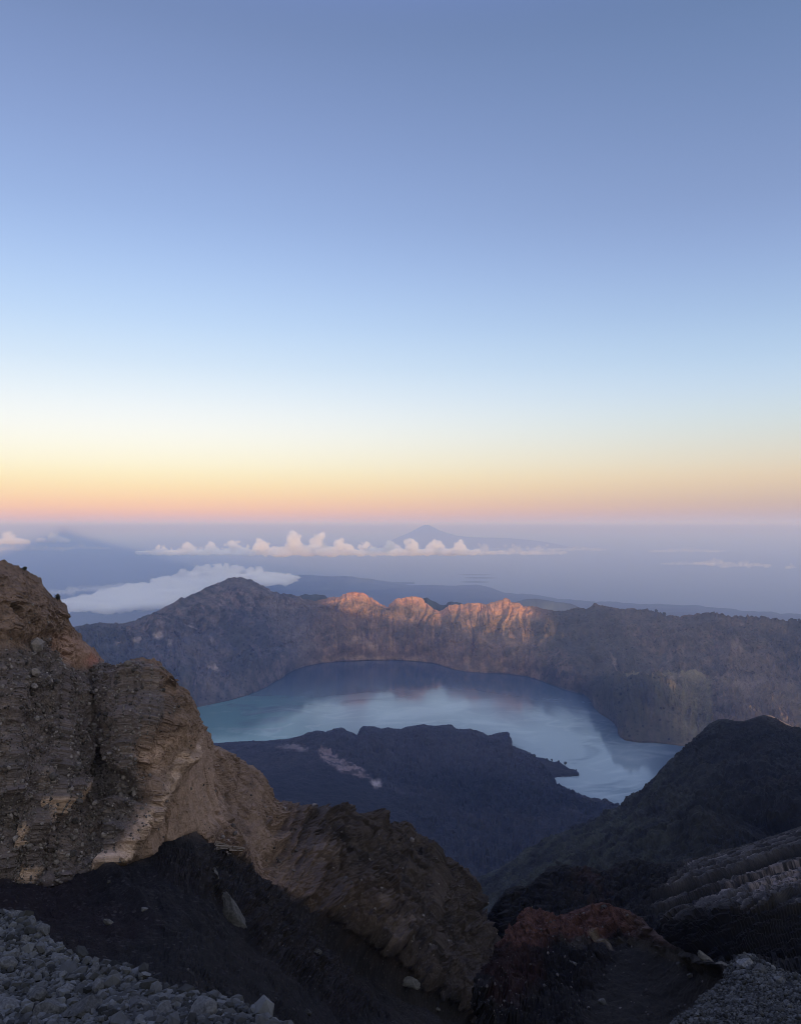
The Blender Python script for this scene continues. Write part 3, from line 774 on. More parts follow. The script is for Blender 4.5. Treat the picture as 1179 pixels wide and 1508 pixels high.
    # red outcrop with black sand slopes
    sil = [(706, 1530, 88), (712, 1500, 92), (718, 1460, 95), (724, 1430, 97), (732, 1405, 99), (745, 1384, 100), (757, 1366, 102), (766, 1350, 103), (773, 1338, 104), (780, 1336, 104), (792, 1341, 103), (804, 1345, 102), (814, 1349, 101), (824, 1352, 100), (836, 1347, 100), (848, 1341, 100), (862, 1338, 99), (874, 1335, 99),
           (886, 1332, 98), (900, 1335, 97), (915, 1339, 95), (930, 1344, 93), (945, 1352, 90), (958, 1364, 86), (972, 1378, 82), (988, 1391, 78), (1005, 1398, 72), (1022, 1404, 66), (1040, 1411, 60), (1058, 1418, 55), (1078, 1426, 50), (1100, 1440, 44), (1125, 1455, 38)]
    n = len(sil)
    xs = np.linspace(690, 1150, n)
    m1 = [(lerp(s[0], x, .45), lerp(s[1], 1450 + 22 * k / n, .5), s[2] * .9) for k, (s, x) in enumerate(zip(sil, xs))]
    m2 = [(lerp(s[0], x, .8), 1470 + 15 * k / n, s[2] * .72) for k, (s, x) in enumerate(zip(sil, xs))]
    m3 = [(x, 1560, max(24, s[2] * .48)) for k, (s, x) in enumerate(zip(sil, xs))]
    P, T = sheet([sil, m1, m2, m3], 620, [90, 70, 60], 's', back=(16, 22, 10), smooth=4)
    px, py = proj(P)
    N = grid_normals(P)
    free = (.25 + .75 * sstep(0, .25, np.abs(T))[:, None])
    sand = poly_mask(px, py, [(870, 1470), (905, 1400), (960, 1385), (1060, 1425), (1130, 1460), (1150, 1560), (850, 1560)], 14)
    rocky = 1 - .9 * sand
    d = (ridged(np.stack([P[..., 0] / 5, P[..., 1] / 8, P[..., 2] / 9], -1), 5, .55) * 1.5 + fbm(P / 2.2, 5, .65) * .7) * rocky + (fbm(P / 6, 4) * 1.0 + ridged(np.stack([P[..., 0] / 3.5, P[..., 1] / 14, P[..., 2] / 14], -1), 4, .55) * .45) * sand
    d = d + rocky * (blocks(P / [1.8, 2.2, 2.4]) * 1.1 + blocks(P / .7 + 5) * .5 + blocks(P / .3) * .2) + sand * blocks(P / .5) * .05
    P = P + N * (d * free)[..., None]
    q = P / 4
    v1, v2 = fbm(q, 5, .6), fbm(q * 6, 4, .6)
    red = poly_mask(px + v1 * 26, py + v2 * 12, [(765, 1338), (785, 1328), (830, 1346), (885, 1325), (945, 1345), (990, 1395), (960, 1392), (900, 1372), (868, 1400), (830, 1385), (800, 1400), (765, 1408), (745, 1400)], 9)
    dred = poly_mask(px + v1 * 30, py + v2 * 12, [(720, 1440), (750, 1385), (790, 1400), (800, 1440), (760, 1500), (715, 1500)], 14)
    base = colmix(C(.011, .011, .014), (C(.022, .022, .025), sstep(0, .4, v1) * .6), (C(.026, .013, .014), dred * .8), (C(.098, .056, .054), red * .8), (C(.17, .098, .09), red * sstep(.05, .4, v2) * .6), (C(.012, .011, .012), red * sstep(.1, .4, -v2) * .7),
                  (C(.085, .072, .072), red * sstep(915, 955, px) * .7), (C(.014, .0138, .0150), sand * .85),
                  (C(.075, .072, .060), poly_mask(px, py + v1 * 5, [(900, 1392), (960, 1386), (1060, 1424), (1040, 1428), (960, 1408)], 6) * .5),
                  (C(.16, .15, .13), poly_mask(px + v2 * 6, py + v1 * 6, [(876, 1378), (886, 1384), (905, 1408), (898, 1410), (878, 1392)], 3) * .8),
                  (C(.08, .082, .085), poly_mask(px + v2 * 6, py + v1 * 4, [(828, 1392), (862, 1390), (872, 1402), (840, 1408)], 5) * .7))
    mat = terrain_mat('red_rock', 1.2, .9, .5, bump_dist=.12)
    structure(link_mesh('rock_outcrop', P, grid_faces(*P.shape[:2]), mat, base, smooth=False), 'dark outcrop capped with rusty red rock and black sand')
    return P, T
OUTCROP, OUTCROP_T = build_right()


# ================================================================== LEFT CLIFF AND ASH SLOPE
def build_left():
    K = [  # crest                     foot of the face          ash slope
        ((-330, 700, 92), (-330, 1330, 84), (-330, 1560, 20)),
        ((-70, 800, 104), (-70, 1312, 92), (-70, 1560, 22)),
        ((0, 827, 108), (0, 1306, 93), (0, 1560, 22)),
        ((12, 829, 109), (8, 1306, 93), (10, 1560, 22)),
        ((38, 841, 112), (20, 1308, 94), (25, 1560, 22)),
        ((55, 851, 114), (32, 1310, 94), (40, 1560, 23)),
        ((62, 866, 115), (42, 1311, 94), (55, 1560, 23)),
        ((78, 880, 116), (54, 1312, 95), (70, 1560, 24)),
        ((86, 884, 117), (62, 1312, 95), (80, 1560, 24)),
        ((95, 893, 117), (70, 1312, 95), (90, 1560, 24)),
        ((98, 910, 118), (80, 1311, 96), (100, 1560, 25)),
        ((108, 925, 119), (92, 1309, 96), (115, 1560, 25)),
        ((122, 945, 120), (105, 1306, 97), (130, 1560, 26)),
        ((136, 958, 121), (118, 1302, 98), (145, 1560, 26)),
        ((152, 976, 121), (132, 1298, 99), (160, 1560, 27)),
        ((172, 981, 119), (148, 1290, 100), (175, 1560, 28)),
        ((186, 977, 118), (160, 1284, 100), (190, 1560, 28)),
        ((205, 969, 117), (175, 1281, 101), (205, 1560, 29)),
        ((222, 970, 117), (190, 1277, 102), (218, 1560, 30)),
        ((236, 974, 118), (205, 1272, 103), (232, 1560, 30)),
        ((244, 987, 119), (215, 1267, 104), (244, 1560, 31)),
        ((250, 1001, 120), (226, 1260, 106), (256, 1560, 32)),
        ((259, 1012, 121), (238, 1252, 108), (270, 1560, 33)),
        ((264, 1035, 122), (250, 1242, 111), (284, 1560, 34)),
        ((269, 1057, 126), (262, 1233, 114), (298, 1560, 36)),
        ((288, 1064, 136), (280, 1228, 118), (315, 1560, 38)),
        ((299, 1074, 145), (296, 1248, 120), (330, 1560, 40)),
        ((305, 1095, 152), (308, 1259, 122), (345, 1560, 42)),
        ((318, 1100, 160), (322, 1266, 124), (360, 1560, 46)),
        ((336, 1110, 168), (338, 1270, 127), (375, 1560, 50)),
        ((352, 1122, 175), (352, 1276, 130), (392, 1560, 54)),
        ((372, 1128, 182), (370, 1285, 133), (410, 1560, 58)),
        ((384, 1140, 188), (384, 1300, 136), (430, 1560, 63)),
        ((392, 1160, 194), (398, 1315, 139), (450, 1560, 68)),
        ((402, 1182, 202), (414, 1332, 142), (470, 1560, 74)),
        ((420, 1185, 212), (432, 1352, 145), (490, 1560, 80)),
        ((444, 1193, 225), (450, 1372, 148), (510, 1560, 86)),
        ((470, 1199, 240), (472, 1392, 152), (530, 1560, 92)),
        ((492, 1199, 252), (490, 1408, 156), (550, 1560, 98)),
        ((512, 1208, 262), (508, 1422, 160), (566, 1560, 104)),
        ((530, 1214, 272), (524, 1434, 164), (582, 1560, 110)),
        ((552, 1226, 282), (542, 1446, 168), (598, 1560, 116)),
        ((574, 1228, 292), (562, 1456, 172), (614, 1560, 122)),
        ((592, 1241, 300), (582, 1466, 176), (630, 1560, 128)),
        ((617, 1243, 310), (604, 1476, 180), (645, 1560, 134)),
        ((623, 1262, 312), (618, 1484, 184), (655, 1560, 140)),
        ((640, 1277, 320), (634, 1492, 188), (666, 1560, 146)),
        ((652, 1290, 324), (648, 1500, 192), (676, 1560, 152)),
        ((664, 1306, 328), (662, 1506, 196), (686, 1560, 158)),
        ((674, 1326, 330), (674, 1512, 200), (694, 1560, 164)),
        ((684, 1346, 326), (684, 1518, 206), (702, 1562, 170)),
        ((694, 1368, 318), (694, 1524, 210), (709, 1564, 176)),
        ((704, 1392, 306), (704, 1530, 214), (716, 1566, 182)),
        ((712, 1425, 290), (712, 1538, 218), (722, 1568, 188)),
        ((717, 1470, 268), (718, 1550, 224), (727, 1572, 196)),
        ((720, 1530, 245), (722, 1565, 230), (732, 1580, 205))]
    c = [[k[i] for k in K] for i in range(3)]

    def bet(a, b, t, dd):
        return [(lerp(p[0], q[0], t), lerp(p[1], q[1], t), lerp(p[2], q[2], t) + dd) for p, q in zip(a, b)]
    # the face swells out in its middle and is undercut at the foot
    m1 = bet(c[0], c[1], .30, -2.0)
    m2 = bet(c[0], c[1], .62, -2.5)
    ash = [(lerp(p[0], q[0], .45), lerp(p[1], q[1], .45), lerp(p[2], q[2], .50)) for p, q in zip(c[1], c[2])]
    rows = [110, 130, 130, 70, 50]
    P, T = sheet([c[0], m1, m2, c[1], ash, c[2]], 1480, rows, 's', back=(55, 62, 18), smooth=4)
    px, py = proj(P)
    N = grid_normals(P)
    t = T[:, None]
    free = (.22 + .78 * sstep(0, .3, np.abs(t))) * sstep(-.4, .05, t)
    face = sstep(3.15, 2.85, t)
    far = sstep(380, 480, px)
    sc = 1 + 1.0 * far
    q = P / sc[..., None]
    wv1, wv2 = fbm(P / 14, 4), fbm(P / 5 + 5, 4)
    X, Y = px + wv1 * 22 + wv2 * 8, py + fbm(P / 14 + 31, 4) * 22 + wv2 * 8
    scree = poly_mask(X, Y, [(-80, 972), (20, 960), (62, 940), (84, 985), (120, 990), (150, 978), (205, 965), (226, 985), (228, 1060), (205, 1110), (206, 1160), (205, 1195), (170, 1240), (140, 1300), (-80, 1320)], 9)
    tan = poly_mask(X, Y, [(252, 1000), (272, 1050), (300, 1080), (308, 1098), (345, 1112), (390, 1150), (402, 1190), (402, 1290), (350, 1250), (284, 1222), (232, 1262), (150, 1290), (190, 1210), (214, 1150), (238, 1095), (240, 1050)], 9)
    pale = poly_mask(X, Y, [(268, 1082), (296, 1082), (318, 1150), (330, 1215), (284, 1222), (238, 1260), (175, 1283), (220, 1205), (250, 1150)], 12)
    pale2 = poly_mask(X, Y, [(205, 1118), (225, 1098), (262, 1066), (276, 1088), (240, 1112), (224, 1140)], 6)
    band = poly_mask(X, Y, [(262, 1095), (275, 1090), (252, 1135), (218, 1200), (180, 1258), (150, 1290), (140, 1284), (185, 1225), (212, 1170), (235, 1130)], 5)
    hollow = poly_mask(X, Y, [(128, 1090), (140, 1090), (200, 1150), (206, 1172), (128, 1170)], 7)
    smallpale = (poly_mask(X, Y, [(92, 1178), (110, 1155), (114, 1176), (100, 1190), (62, 1210), (48, 1215), (50, 1180)], 5) + poly_mask(X, Y, [(8, 1225), (30, 1212), (42, 1228), (26, 1250), (10, 1245)], 5)
                 + poly_mask(X, Y, [(28, 1285), (40, 1280), (52, 1285), (46, 1305), (30, 1300)], 5) + poly_mask(X, Y, [(150, 1284), (186, 1282), (180, 1296), (160, 1293)], 4))
    red = poly_mask(X, Y, [(95, 925), (110, 935), (150, 975), (118, 985), (90, 985), (64, 965), (62, 935)], 10)
    redpatch = poly_mask(X, Y, [(128, 955), (152, 976), (128, 990), (120, 975)], 6)
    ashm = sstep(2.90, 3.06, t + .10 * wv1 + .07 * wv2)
    rib = .75 * poly_mask(X, Y, [(226, 1268), (262, 1250), (292, 1246), (330, 1268), (338, 1300), (318, 1335), (275, 1322), (240, 1300)], 10) + poly_mask(X, Y, [(332, 1292), (372, 1300), (410, 1345), (470, 1405), (530, 1462), (560, 1500), (500, 1505), (430, 1450), (372, 1395), (345, 1350)], 12)
    midm = far * (1 - ashm)

    # shape
    strata = (P[..., 2] + .32 * P[..., 0] * (1 - far) + wv1 * 2.5)
    ledge = (perlin(np.stack([strata / 2.6, P[..., 0] / 30, P[..., 1] / 30], -1)) * .5 + perlin(np.stack([strata / .8, P[..., 0] / 9, P[..., 1] / 9], -1)) * .22) * (.3 + .9 * sstep(0, .3, fbm(P / 11 + 4, 3)))
    crag = ridged(np.stack([q[..., 0] / 15, q[..., 1] / 15, q[..., 2] / 24], -1), 6, .52)
    flute = ridged(np.stack([q[..., 0] / 5.0, q[..., 1] / 8, q[..., 2] / 42], -1), 5, .5)
    fine = fbm(q / 3.2, 6, .6)
    wd, wval = worley(P / 1.15)
    stones = np.maximum(0, .55 - wd) * (wval > .45)
    disp = face * (crag * (2.6 + 4.2 * far) * (1 - .55 * pale) + fine * (.9 + .9 * far) * (1 - .55 * pale) + ledge * (.7 - .66 * scree) * (1 - .35 * pale)
                   + flute * (.35 * (1 - .7 * scree) + 3.0 * far + .8 * tan) + stones * 1.1 * scree + band * perlin(strata[..., None] * [1.4, 0, 0] + [0, .5, .5]) * .9 - hollow * 3.0)
    qb = np.stack([P[..., 0], P[..., 1], strata], -1)
    rockiness = .35 + .65 * sstep(-.1, .25, fbm(P / 9 + 21, 3))
    bl = (blocks(qb / [3.6, 3.6, 3.4], .6) * 1.0 + blocks(qb / [1.3, 1.3, 1.2] + 7, .6) * .55) * 1.35 * (1 - .97 * scree) * rockiness + blocks(P / .55 + 3, .5) * .2 * (1 - scree) + fbm(P / .8 + 3, 4, .7) * .5 * scree + ridged(P / 7 + 5, 4, .55) * 1.1 * scree
    blf = ridged(np.stack([P[..., 0] / 26, P[..., 1] / 40, P[..., 2] / 150], -1), 3, .5) * 7 + blocks(P / [5.5, 7, 14]) * 3.0 + blocks(P / [2.2, 2.6, 4.2] + 5) * 1.7 + blocks(P / [.95, 1.1, 1.4] + 9) * .7
    joint = sstep(.30, .05, np.abs(perlin(np.stack([P[..., 0] / 3.4, P[..., 1] / 5, P[..., 2] / 26], -1) + wv2[..., None] * .15)) * 4)
    dx, dy = px + wv1 * 10, py + wv2 * 10                              # the big forms of the face
    form = (4.0 * poly_mask(dx, dy, [(160, 985), (205, 972), (240, 985), (262, 1040), (262, 1075), (225, 1100), (180, 1080), (158, 1030)], 22)
            + 2.6 * poly_mask(dx, dy, [(-80, 790), (110, 790), (110, 925), (70, 935), (40, 942), (-80, 952)], 7)
            - 3.2 * poly_mask(dx, dy, [(60, 958), (75, 950), (130, 990), (150, 1035), (138, 1050), (95, 1010)], 12)
            - 3.0 * poly_mask(dx, dy, [(60, 1200), (120, 1170), (200, 1150), (215, 1180), (165, 1250), (120, 1290), (60, 1290)], 16)
            + 2.0 * poly_mask(dx, dy, [(270, 1085), (284, 1092), (225, 1190), (165, 1290), (146, 1288), (205, 1190)], 8)
            + 2.2 * poly_mask(dx, dy, [(10, 1230), (60, 1185), (110, 1150), (118, 1165), (60, 1225), (20, 1262)], 9)
            - 2.0 * poly_mask(dx, dy, [(20, 1020), (60, 1040), (75, 1100), (30, 1150), (-10, 1100)], 25)
            + 2.5 * poly_mask(dx, dy, [(-30, 1010), (40, 1000), (70, 1030), (30, 1060), (-30, 1060)], 12))
    disp = disp + face * form * .42 * (1 - far) * sstep(.04, .45, t)
    disp = disp + face * (bl * (1 - far) * (1 - .72 * pale) * (1 - .25 * tan) + blf * far - joint * (1.3 * tan + 1.5 * far) * sstep(-.1, .3, wv1))
    runnel = ridged(np.stack([(P[..., 0] + .55 * P[..., 1]) / 7, (P[..., 1] - .5 * P[..., 0]) / 60, 0 * P[..., 2]], -1), 4, .55)
    disp = disp + (1 - face) * (runnel * 1.3 * sstep(-.3, .2, fbm(P / 16 + 2, 3)) + rib * (ridged(P / 6 + 3, 5, .6) * 2.4 + blocks(P / 1.6, .5) * 1.1 + blocks(P / .6) * .4) + blocks(P / [1.5, 1.5, 1]) * .35 * sstep(-.05, .3, fbm(P / 8 + 3, 3)) + blocks(P / .5) * .10)
    disp = disp + (1 - face) * (fbm(P / 9, 5) * 1.3 + fbm(P / 1.6, 4) * .18)
    P = P + N * (disp * free)[..., None]
    # ragged crest
    cr = np.exp(-(t / .04) ** 2)
    P[..., 2] += cr * (np.maximum(0, perlin(P / 1.6)) * .9 + perlin(P / .6) * .25) * (1 + far)
    N2 = grid_normals(P)
    v1, v2, v3 = fbm(q / 6, 5, .6), fbm(q / 1.4 + 3, 5, .65), fbm(q / .5 + 9, 3)
    base = colmix(C(.112, .082, .064), (C(.072, .055, .046), sstep(-.05, .35, v1) * .8), (C(.17, .128, .10), sstep(.05, .4, v2) * .5), (C(.05, .042, .038), sstep(.05, .35, v3 - .3 * v1) * .6),
                  (C(.20, .135, .105), red * .7), (C(.19, .095, .075), redpatch * .75), (C(.30, .23, .175), red * sstep(.1, .4, v2) * .6),
                  (C(.046, .041, .041), scree * .92), (C(.036, .034, .035), scree * sstep(0, .4, v1) * .7), (C(.085, .072, .062), scree * sstep(.05, .4, v2) * .6),
                  (C(.175, .132, .104), tan * .85), (C(.10, .078, .066), tan * sstep(-.05, .35, v1) * .7), (C(.255, .19, .145), pale * .8), (C(.15, .115, .09), pale * sstep(.05, .35, v2) * .5), (C(.225, .168, .128), pale2 * .85),
                  (C(.42, .33, .255), band * (.35 + .5 * sstep(-.1, .3, v2))), (C(.28, .21, .15), np.clip(smallpale, 0, 1) * .5), (C(.060, .056, .058), hollow * .8),
                  (C(.056, .048, .043), midm * .9), (C(.085, .072, .060), midm * sstep(0, .4, v2) * .6), (C(.030, .027, .026), midm * sstep(0, .35, v1) * .75),
                  (C(.085, .062, .046), poly_mask(X, Y, [(400, 1310), (470, 1300), (540, 1330), (560, 1420), (500, 1410), (430, 1370)], 22) * .45 * (1 - ashm)),
                  (C(.15, .122, .098), poly_mask(X, Y, [(520, 1360), (536, 1352), (542, 1368), (528, 1384), (540, 1400), (548, 1420), (536, 1438), (522, 1425)], 5) * .6),
                  (C(.15, .12, .10), poly_mask(X, Y, [(430, 1275), (452, 1258), (476, 1292), (470, 1300), (440, 1298)], 5) * .5),
                  (C(.021, .0205, .0235), ashm * .95), (C(.036, .024, .026), ashm * poly_mask(px, py, [(-80, 1300), (120, 1310), (230, 1370), (150, 1410), (-80, 1400)], 25) * .8),
                  (C(.075, .062, .055), ashm * rib * (.4 + .6 * sstep(-.1, .3, v2))), (C(.042, .034, .030), ashm * poly_mask(X, Y, [(340, 1360), (400, 1420), (470, 1440), (420, 1470), (350, 1420)], 15) * .5),
                  (C(.042, .037, .033), ashm * poly_mask(X, Y, [(560, 1440), (700, 1460), (730, 1580), (600, 1580)], 15) * .8),
                  (C(.012, .012, .0145), ashm * sstep(.0, .4, v1) * .6), (C(.040, .036, .036), ashm * sstep(.05, .4, v2) * .55), (C(.055, .047, .043), ashm * sstep(.15, .4, v3) * sstep(-.1, .3, v1) * .6))
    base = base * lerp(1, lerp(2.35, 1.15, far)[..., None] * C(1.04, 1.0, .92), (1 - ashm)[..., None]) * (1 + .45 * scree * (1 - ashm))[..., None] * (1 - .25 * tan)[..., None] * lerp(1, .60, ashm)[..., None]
    mat = terrain_mat('tuff_rock', .55, .9, .45, bump_dist=.35, speck=(.03, .027, .026), speck_scale=1.6)
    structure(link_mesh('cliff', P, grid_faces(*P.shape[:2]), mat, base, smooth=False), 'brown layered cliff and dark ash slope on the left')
    return P, T, scree, px, py, N2, ashm
LEFT = build_left()


# ================================================================== SCREE BANKS
def scree_bank(edge, near, name, label, seed, x_lo, x_hi, amp):
    nx = 420 if seed == 0 else 620
    mid = [(lerp(a[0], b[0], .5), lerp(a[1], b[1], .45), lerp(a[2], b[2], .42)) for a, b in zip(edge, near)]
    P, T = sheet([edge, mid, near], nx, [110, 110], 's', back=(5, 4.5, 14), smooth=3)
    N = grid_normals(P)
    d, v = worley(P / .13 + seed)
    d2, _ = worley(P / .05 + seed)
    h = fbm(P / .9 + seed, 4) * amp + np.maximum(0, .6 - d) * .055 * (v + .3) + np.maximum(0, .6 - d2) * .02
    P = P + N * h[..., None]
    # carry the ground on under the viewer
    last = P[-1]
    ext = []
    for k in range(1, 13):
        e = last.copy(); tt = k / 12
        e[:, 1] = lerp(last[:, 1], -3, tt)
        e[:, 0] = lerp(last[:, 0], last[:, 0] * 1.5, tt)
        e[:, 2] = lerp(last[:, 2], -1.75, tt ** 1.2) + fbm(e / .6, 4) * .06
        ext.append(e)
    Pf = np.concatenate([P, np.array(ext)])
    v1 = fbm(Pf / .3, 4)
    base = colmix(C(.040, .042, .048), (C(.08, .083, .092), sstep(0, .35, v1) * .5), (C(.02, .021, .024), sstep(0, .35, -v1) * .7))
    mat = terrain_mat(name + '_ground', 9, .9, .5, bump_dist=.02)
    structure(link_mesh('scree_slope', Pf, grid_faces(*Pf.shape[:2]), mat, base), label)
    return P, N


EDGE_L = [(-330, 1325, 15.5), (-80, 1338, 13.2), (-20, 1344, 12.6), (5, 1348, 12.3), (28, 1354, 12), (48, 1362, 11.7), (60, 1376, 11.4), (72, 1390, 11), (84, 1402, 10.7), (98, 1416, 10.3), (118, 1425, 9.9), (142, 1429, 9.5), (168, 1434, 9.0), (190, 1446, 8.6), (215, 1458, 8.1), (238, 1466, 7.8),
          (262, 1476, 7.4), (290, 1486, 7.0), (318, 1493, 6.6), (345, 1501, 6.3), (375, 1511, 6.0), (420, 1530, 5.6)]
NEAR_L = [(lerp(-620, 300, k / 21), 1640, lerp(3.3, 3.0, k / 21)) for k in range(22)]
EDGE_R = [(955, 1545, 13.0), (985, 1524, 13.6), (1006, 1505, 14.2), (1022, 1488, 14.8), (1036, 1474, 15.4), (1050, 1462, 16), (1062, 1448, 16.6), (1072, 1438, 17), (1080, 1425, 17.4), (1090, 1415, 17.6), (1100, 1411, 17.6), (1110, 1414, 17.4), (1122, 1422, 17), (1136, 1428, 16.6), (1152, 1434, 16.2), (1170, 1440, 15.8), (1190, 1446, 15.4), (1240, 1458, 15), (1450, 1500, 13.5), (1800, 1600, 11)]
NEAR_R = [(lerp(1000, 1350, k / 17), 1640, lerp(6.2, 5.6, k / 17)) for k in range(18)] + [(1700, 1660, 5.2), (2300, 1720, 4.6)]
SL_P, SL_N = scree_bank(EDGE_L, NEAR_L, 'scree', 'bank of grey loose stones in the lower left corner', 0, 0, 400, .10)
SR_P, SR_N = scree_bank(EDGE_R, NEAR_R, 'scree', 'bank of fine dark gravel in the lower right corner', 40, 980, 1200, .16)


def stone_mat(name, lo, hi, var_attr=False):
    m, nt, out = new_mat(name); N, L = nt.nodes, nt.links
    b = N.new('ShaderNodeBsdfPrincipled'); b.inputs['Roughness'].default_value = .9; b.inputs['Specular IOR Level'].default_value = .2
    tc = N.new('ShaderNodeTexCoord')
    n = N.new('ShaderNodeTexNoise'); n.inputs['Scale'].default_value = 3.5; n.inputs['Detail'].default_value = 9; n.inputs['Roughness'].default_value = .7
    L.new(tc.outputs['Object'], n.inputs['Vector'])
    r = N.new('ShaderNodeValToRGB')
    r.color_ramp.elements[0].position = .3; r.color_ramp.elements[0].color = lo + (1,)
    r.color_ramp.elements[1].position = .72; r.color_ramp.elements[1].color = hi + (1,)
    L.new(n.outputs['Fac'], r.inputs[0])
    mul = N.new('ShaderNodeVectorMath'); mul.operation = 'SCALE'
    L.new(r.outputs[0], mul.inputs[0])
    if var_attr:
        at = N.new('ShaderNodeAttribute'); at.attribute_name = 'Col'
        mm = N.new('ShaderNodeVectorMath'); mm.operation = 'MULTIPLY'
        L.new(r.outputs[0], mm.inputs[0]); L.new(at.outputs['Color'], mm.inputs[1])
        L.new(mm.outputs[0], b.inputs['Base Color'])
        nt.nodes.remove(mul)
    else:
        oi = N.new('ShaderNodeObjectInfo')
        mr = N.new('ShaderNodeMapRange'); mr.inputs['To Min'].default_value = .55; mr.inputs['To Max'].default_value = 1.35
        L.new(oi.outputs['Random'], mr.inputs['Value']); L.new(mr.outputs[0], mul.inputs['Scale'])
        L.new(mul.outputs[0], b.inputs['Base Color'])
    bp = N.new('ShaderNodeBump'); bp.inputs['Strength'].default_value = .5; bp.inputs['Distance'].default_value = .03
    L.new(n.outputs['Fac'], bp.inputs['Height']); L.new(bp.outputs['Normal'], b.inputs['Normal'])
    L.new(b.outputs[0], out.inputs['Surface'])
    return m


def ico(sub):
    import bmesh
    bm = bmesh.new(); bmesh.ops.create_icosphere(bm, subdivisions=sub, radius=1)
    V = np.array([v.co[:] for v in bm.verts]); Fc = np.array([[v.index for v in f.verts] for f in bm.faces])
    bm.free(); return V, Fc


ICO = {k: ico(k) for k in (1, 2, 3, 4)}


def rock_shape(sub, rng, cuts=9, round_=.0, stretch=(1, .8, .65)):
    """an angular broken stone, about 2 units long"""
    V, Fc = ICO[sub]
    V = V.copy()
    for _ in range(cuts):
        n = rng.normal(size=3); n /= np.linalg.norm(n)
        h = rng.uniform(.48, .82)
        d = V @ n
        V = V - np.where(d > h, (d - h) * (1 - round_), 0)[:, None] * n
    nz = fbm(V * 1.7 + rng.uniform(0, 50, 3), 4, .6)
    V = V * (1 + .16 * nz)[:, None]
    return V * np.array(stretch) * 1.25, Fc


def rib_mask(px, py):
    return poly_mask(px, py, [(332, 1292), (372, 1300), (410, 1345), (470, 1405), (560, 1500), (500, 1505), (430, 1450), (345, 1350)], 12) * .12


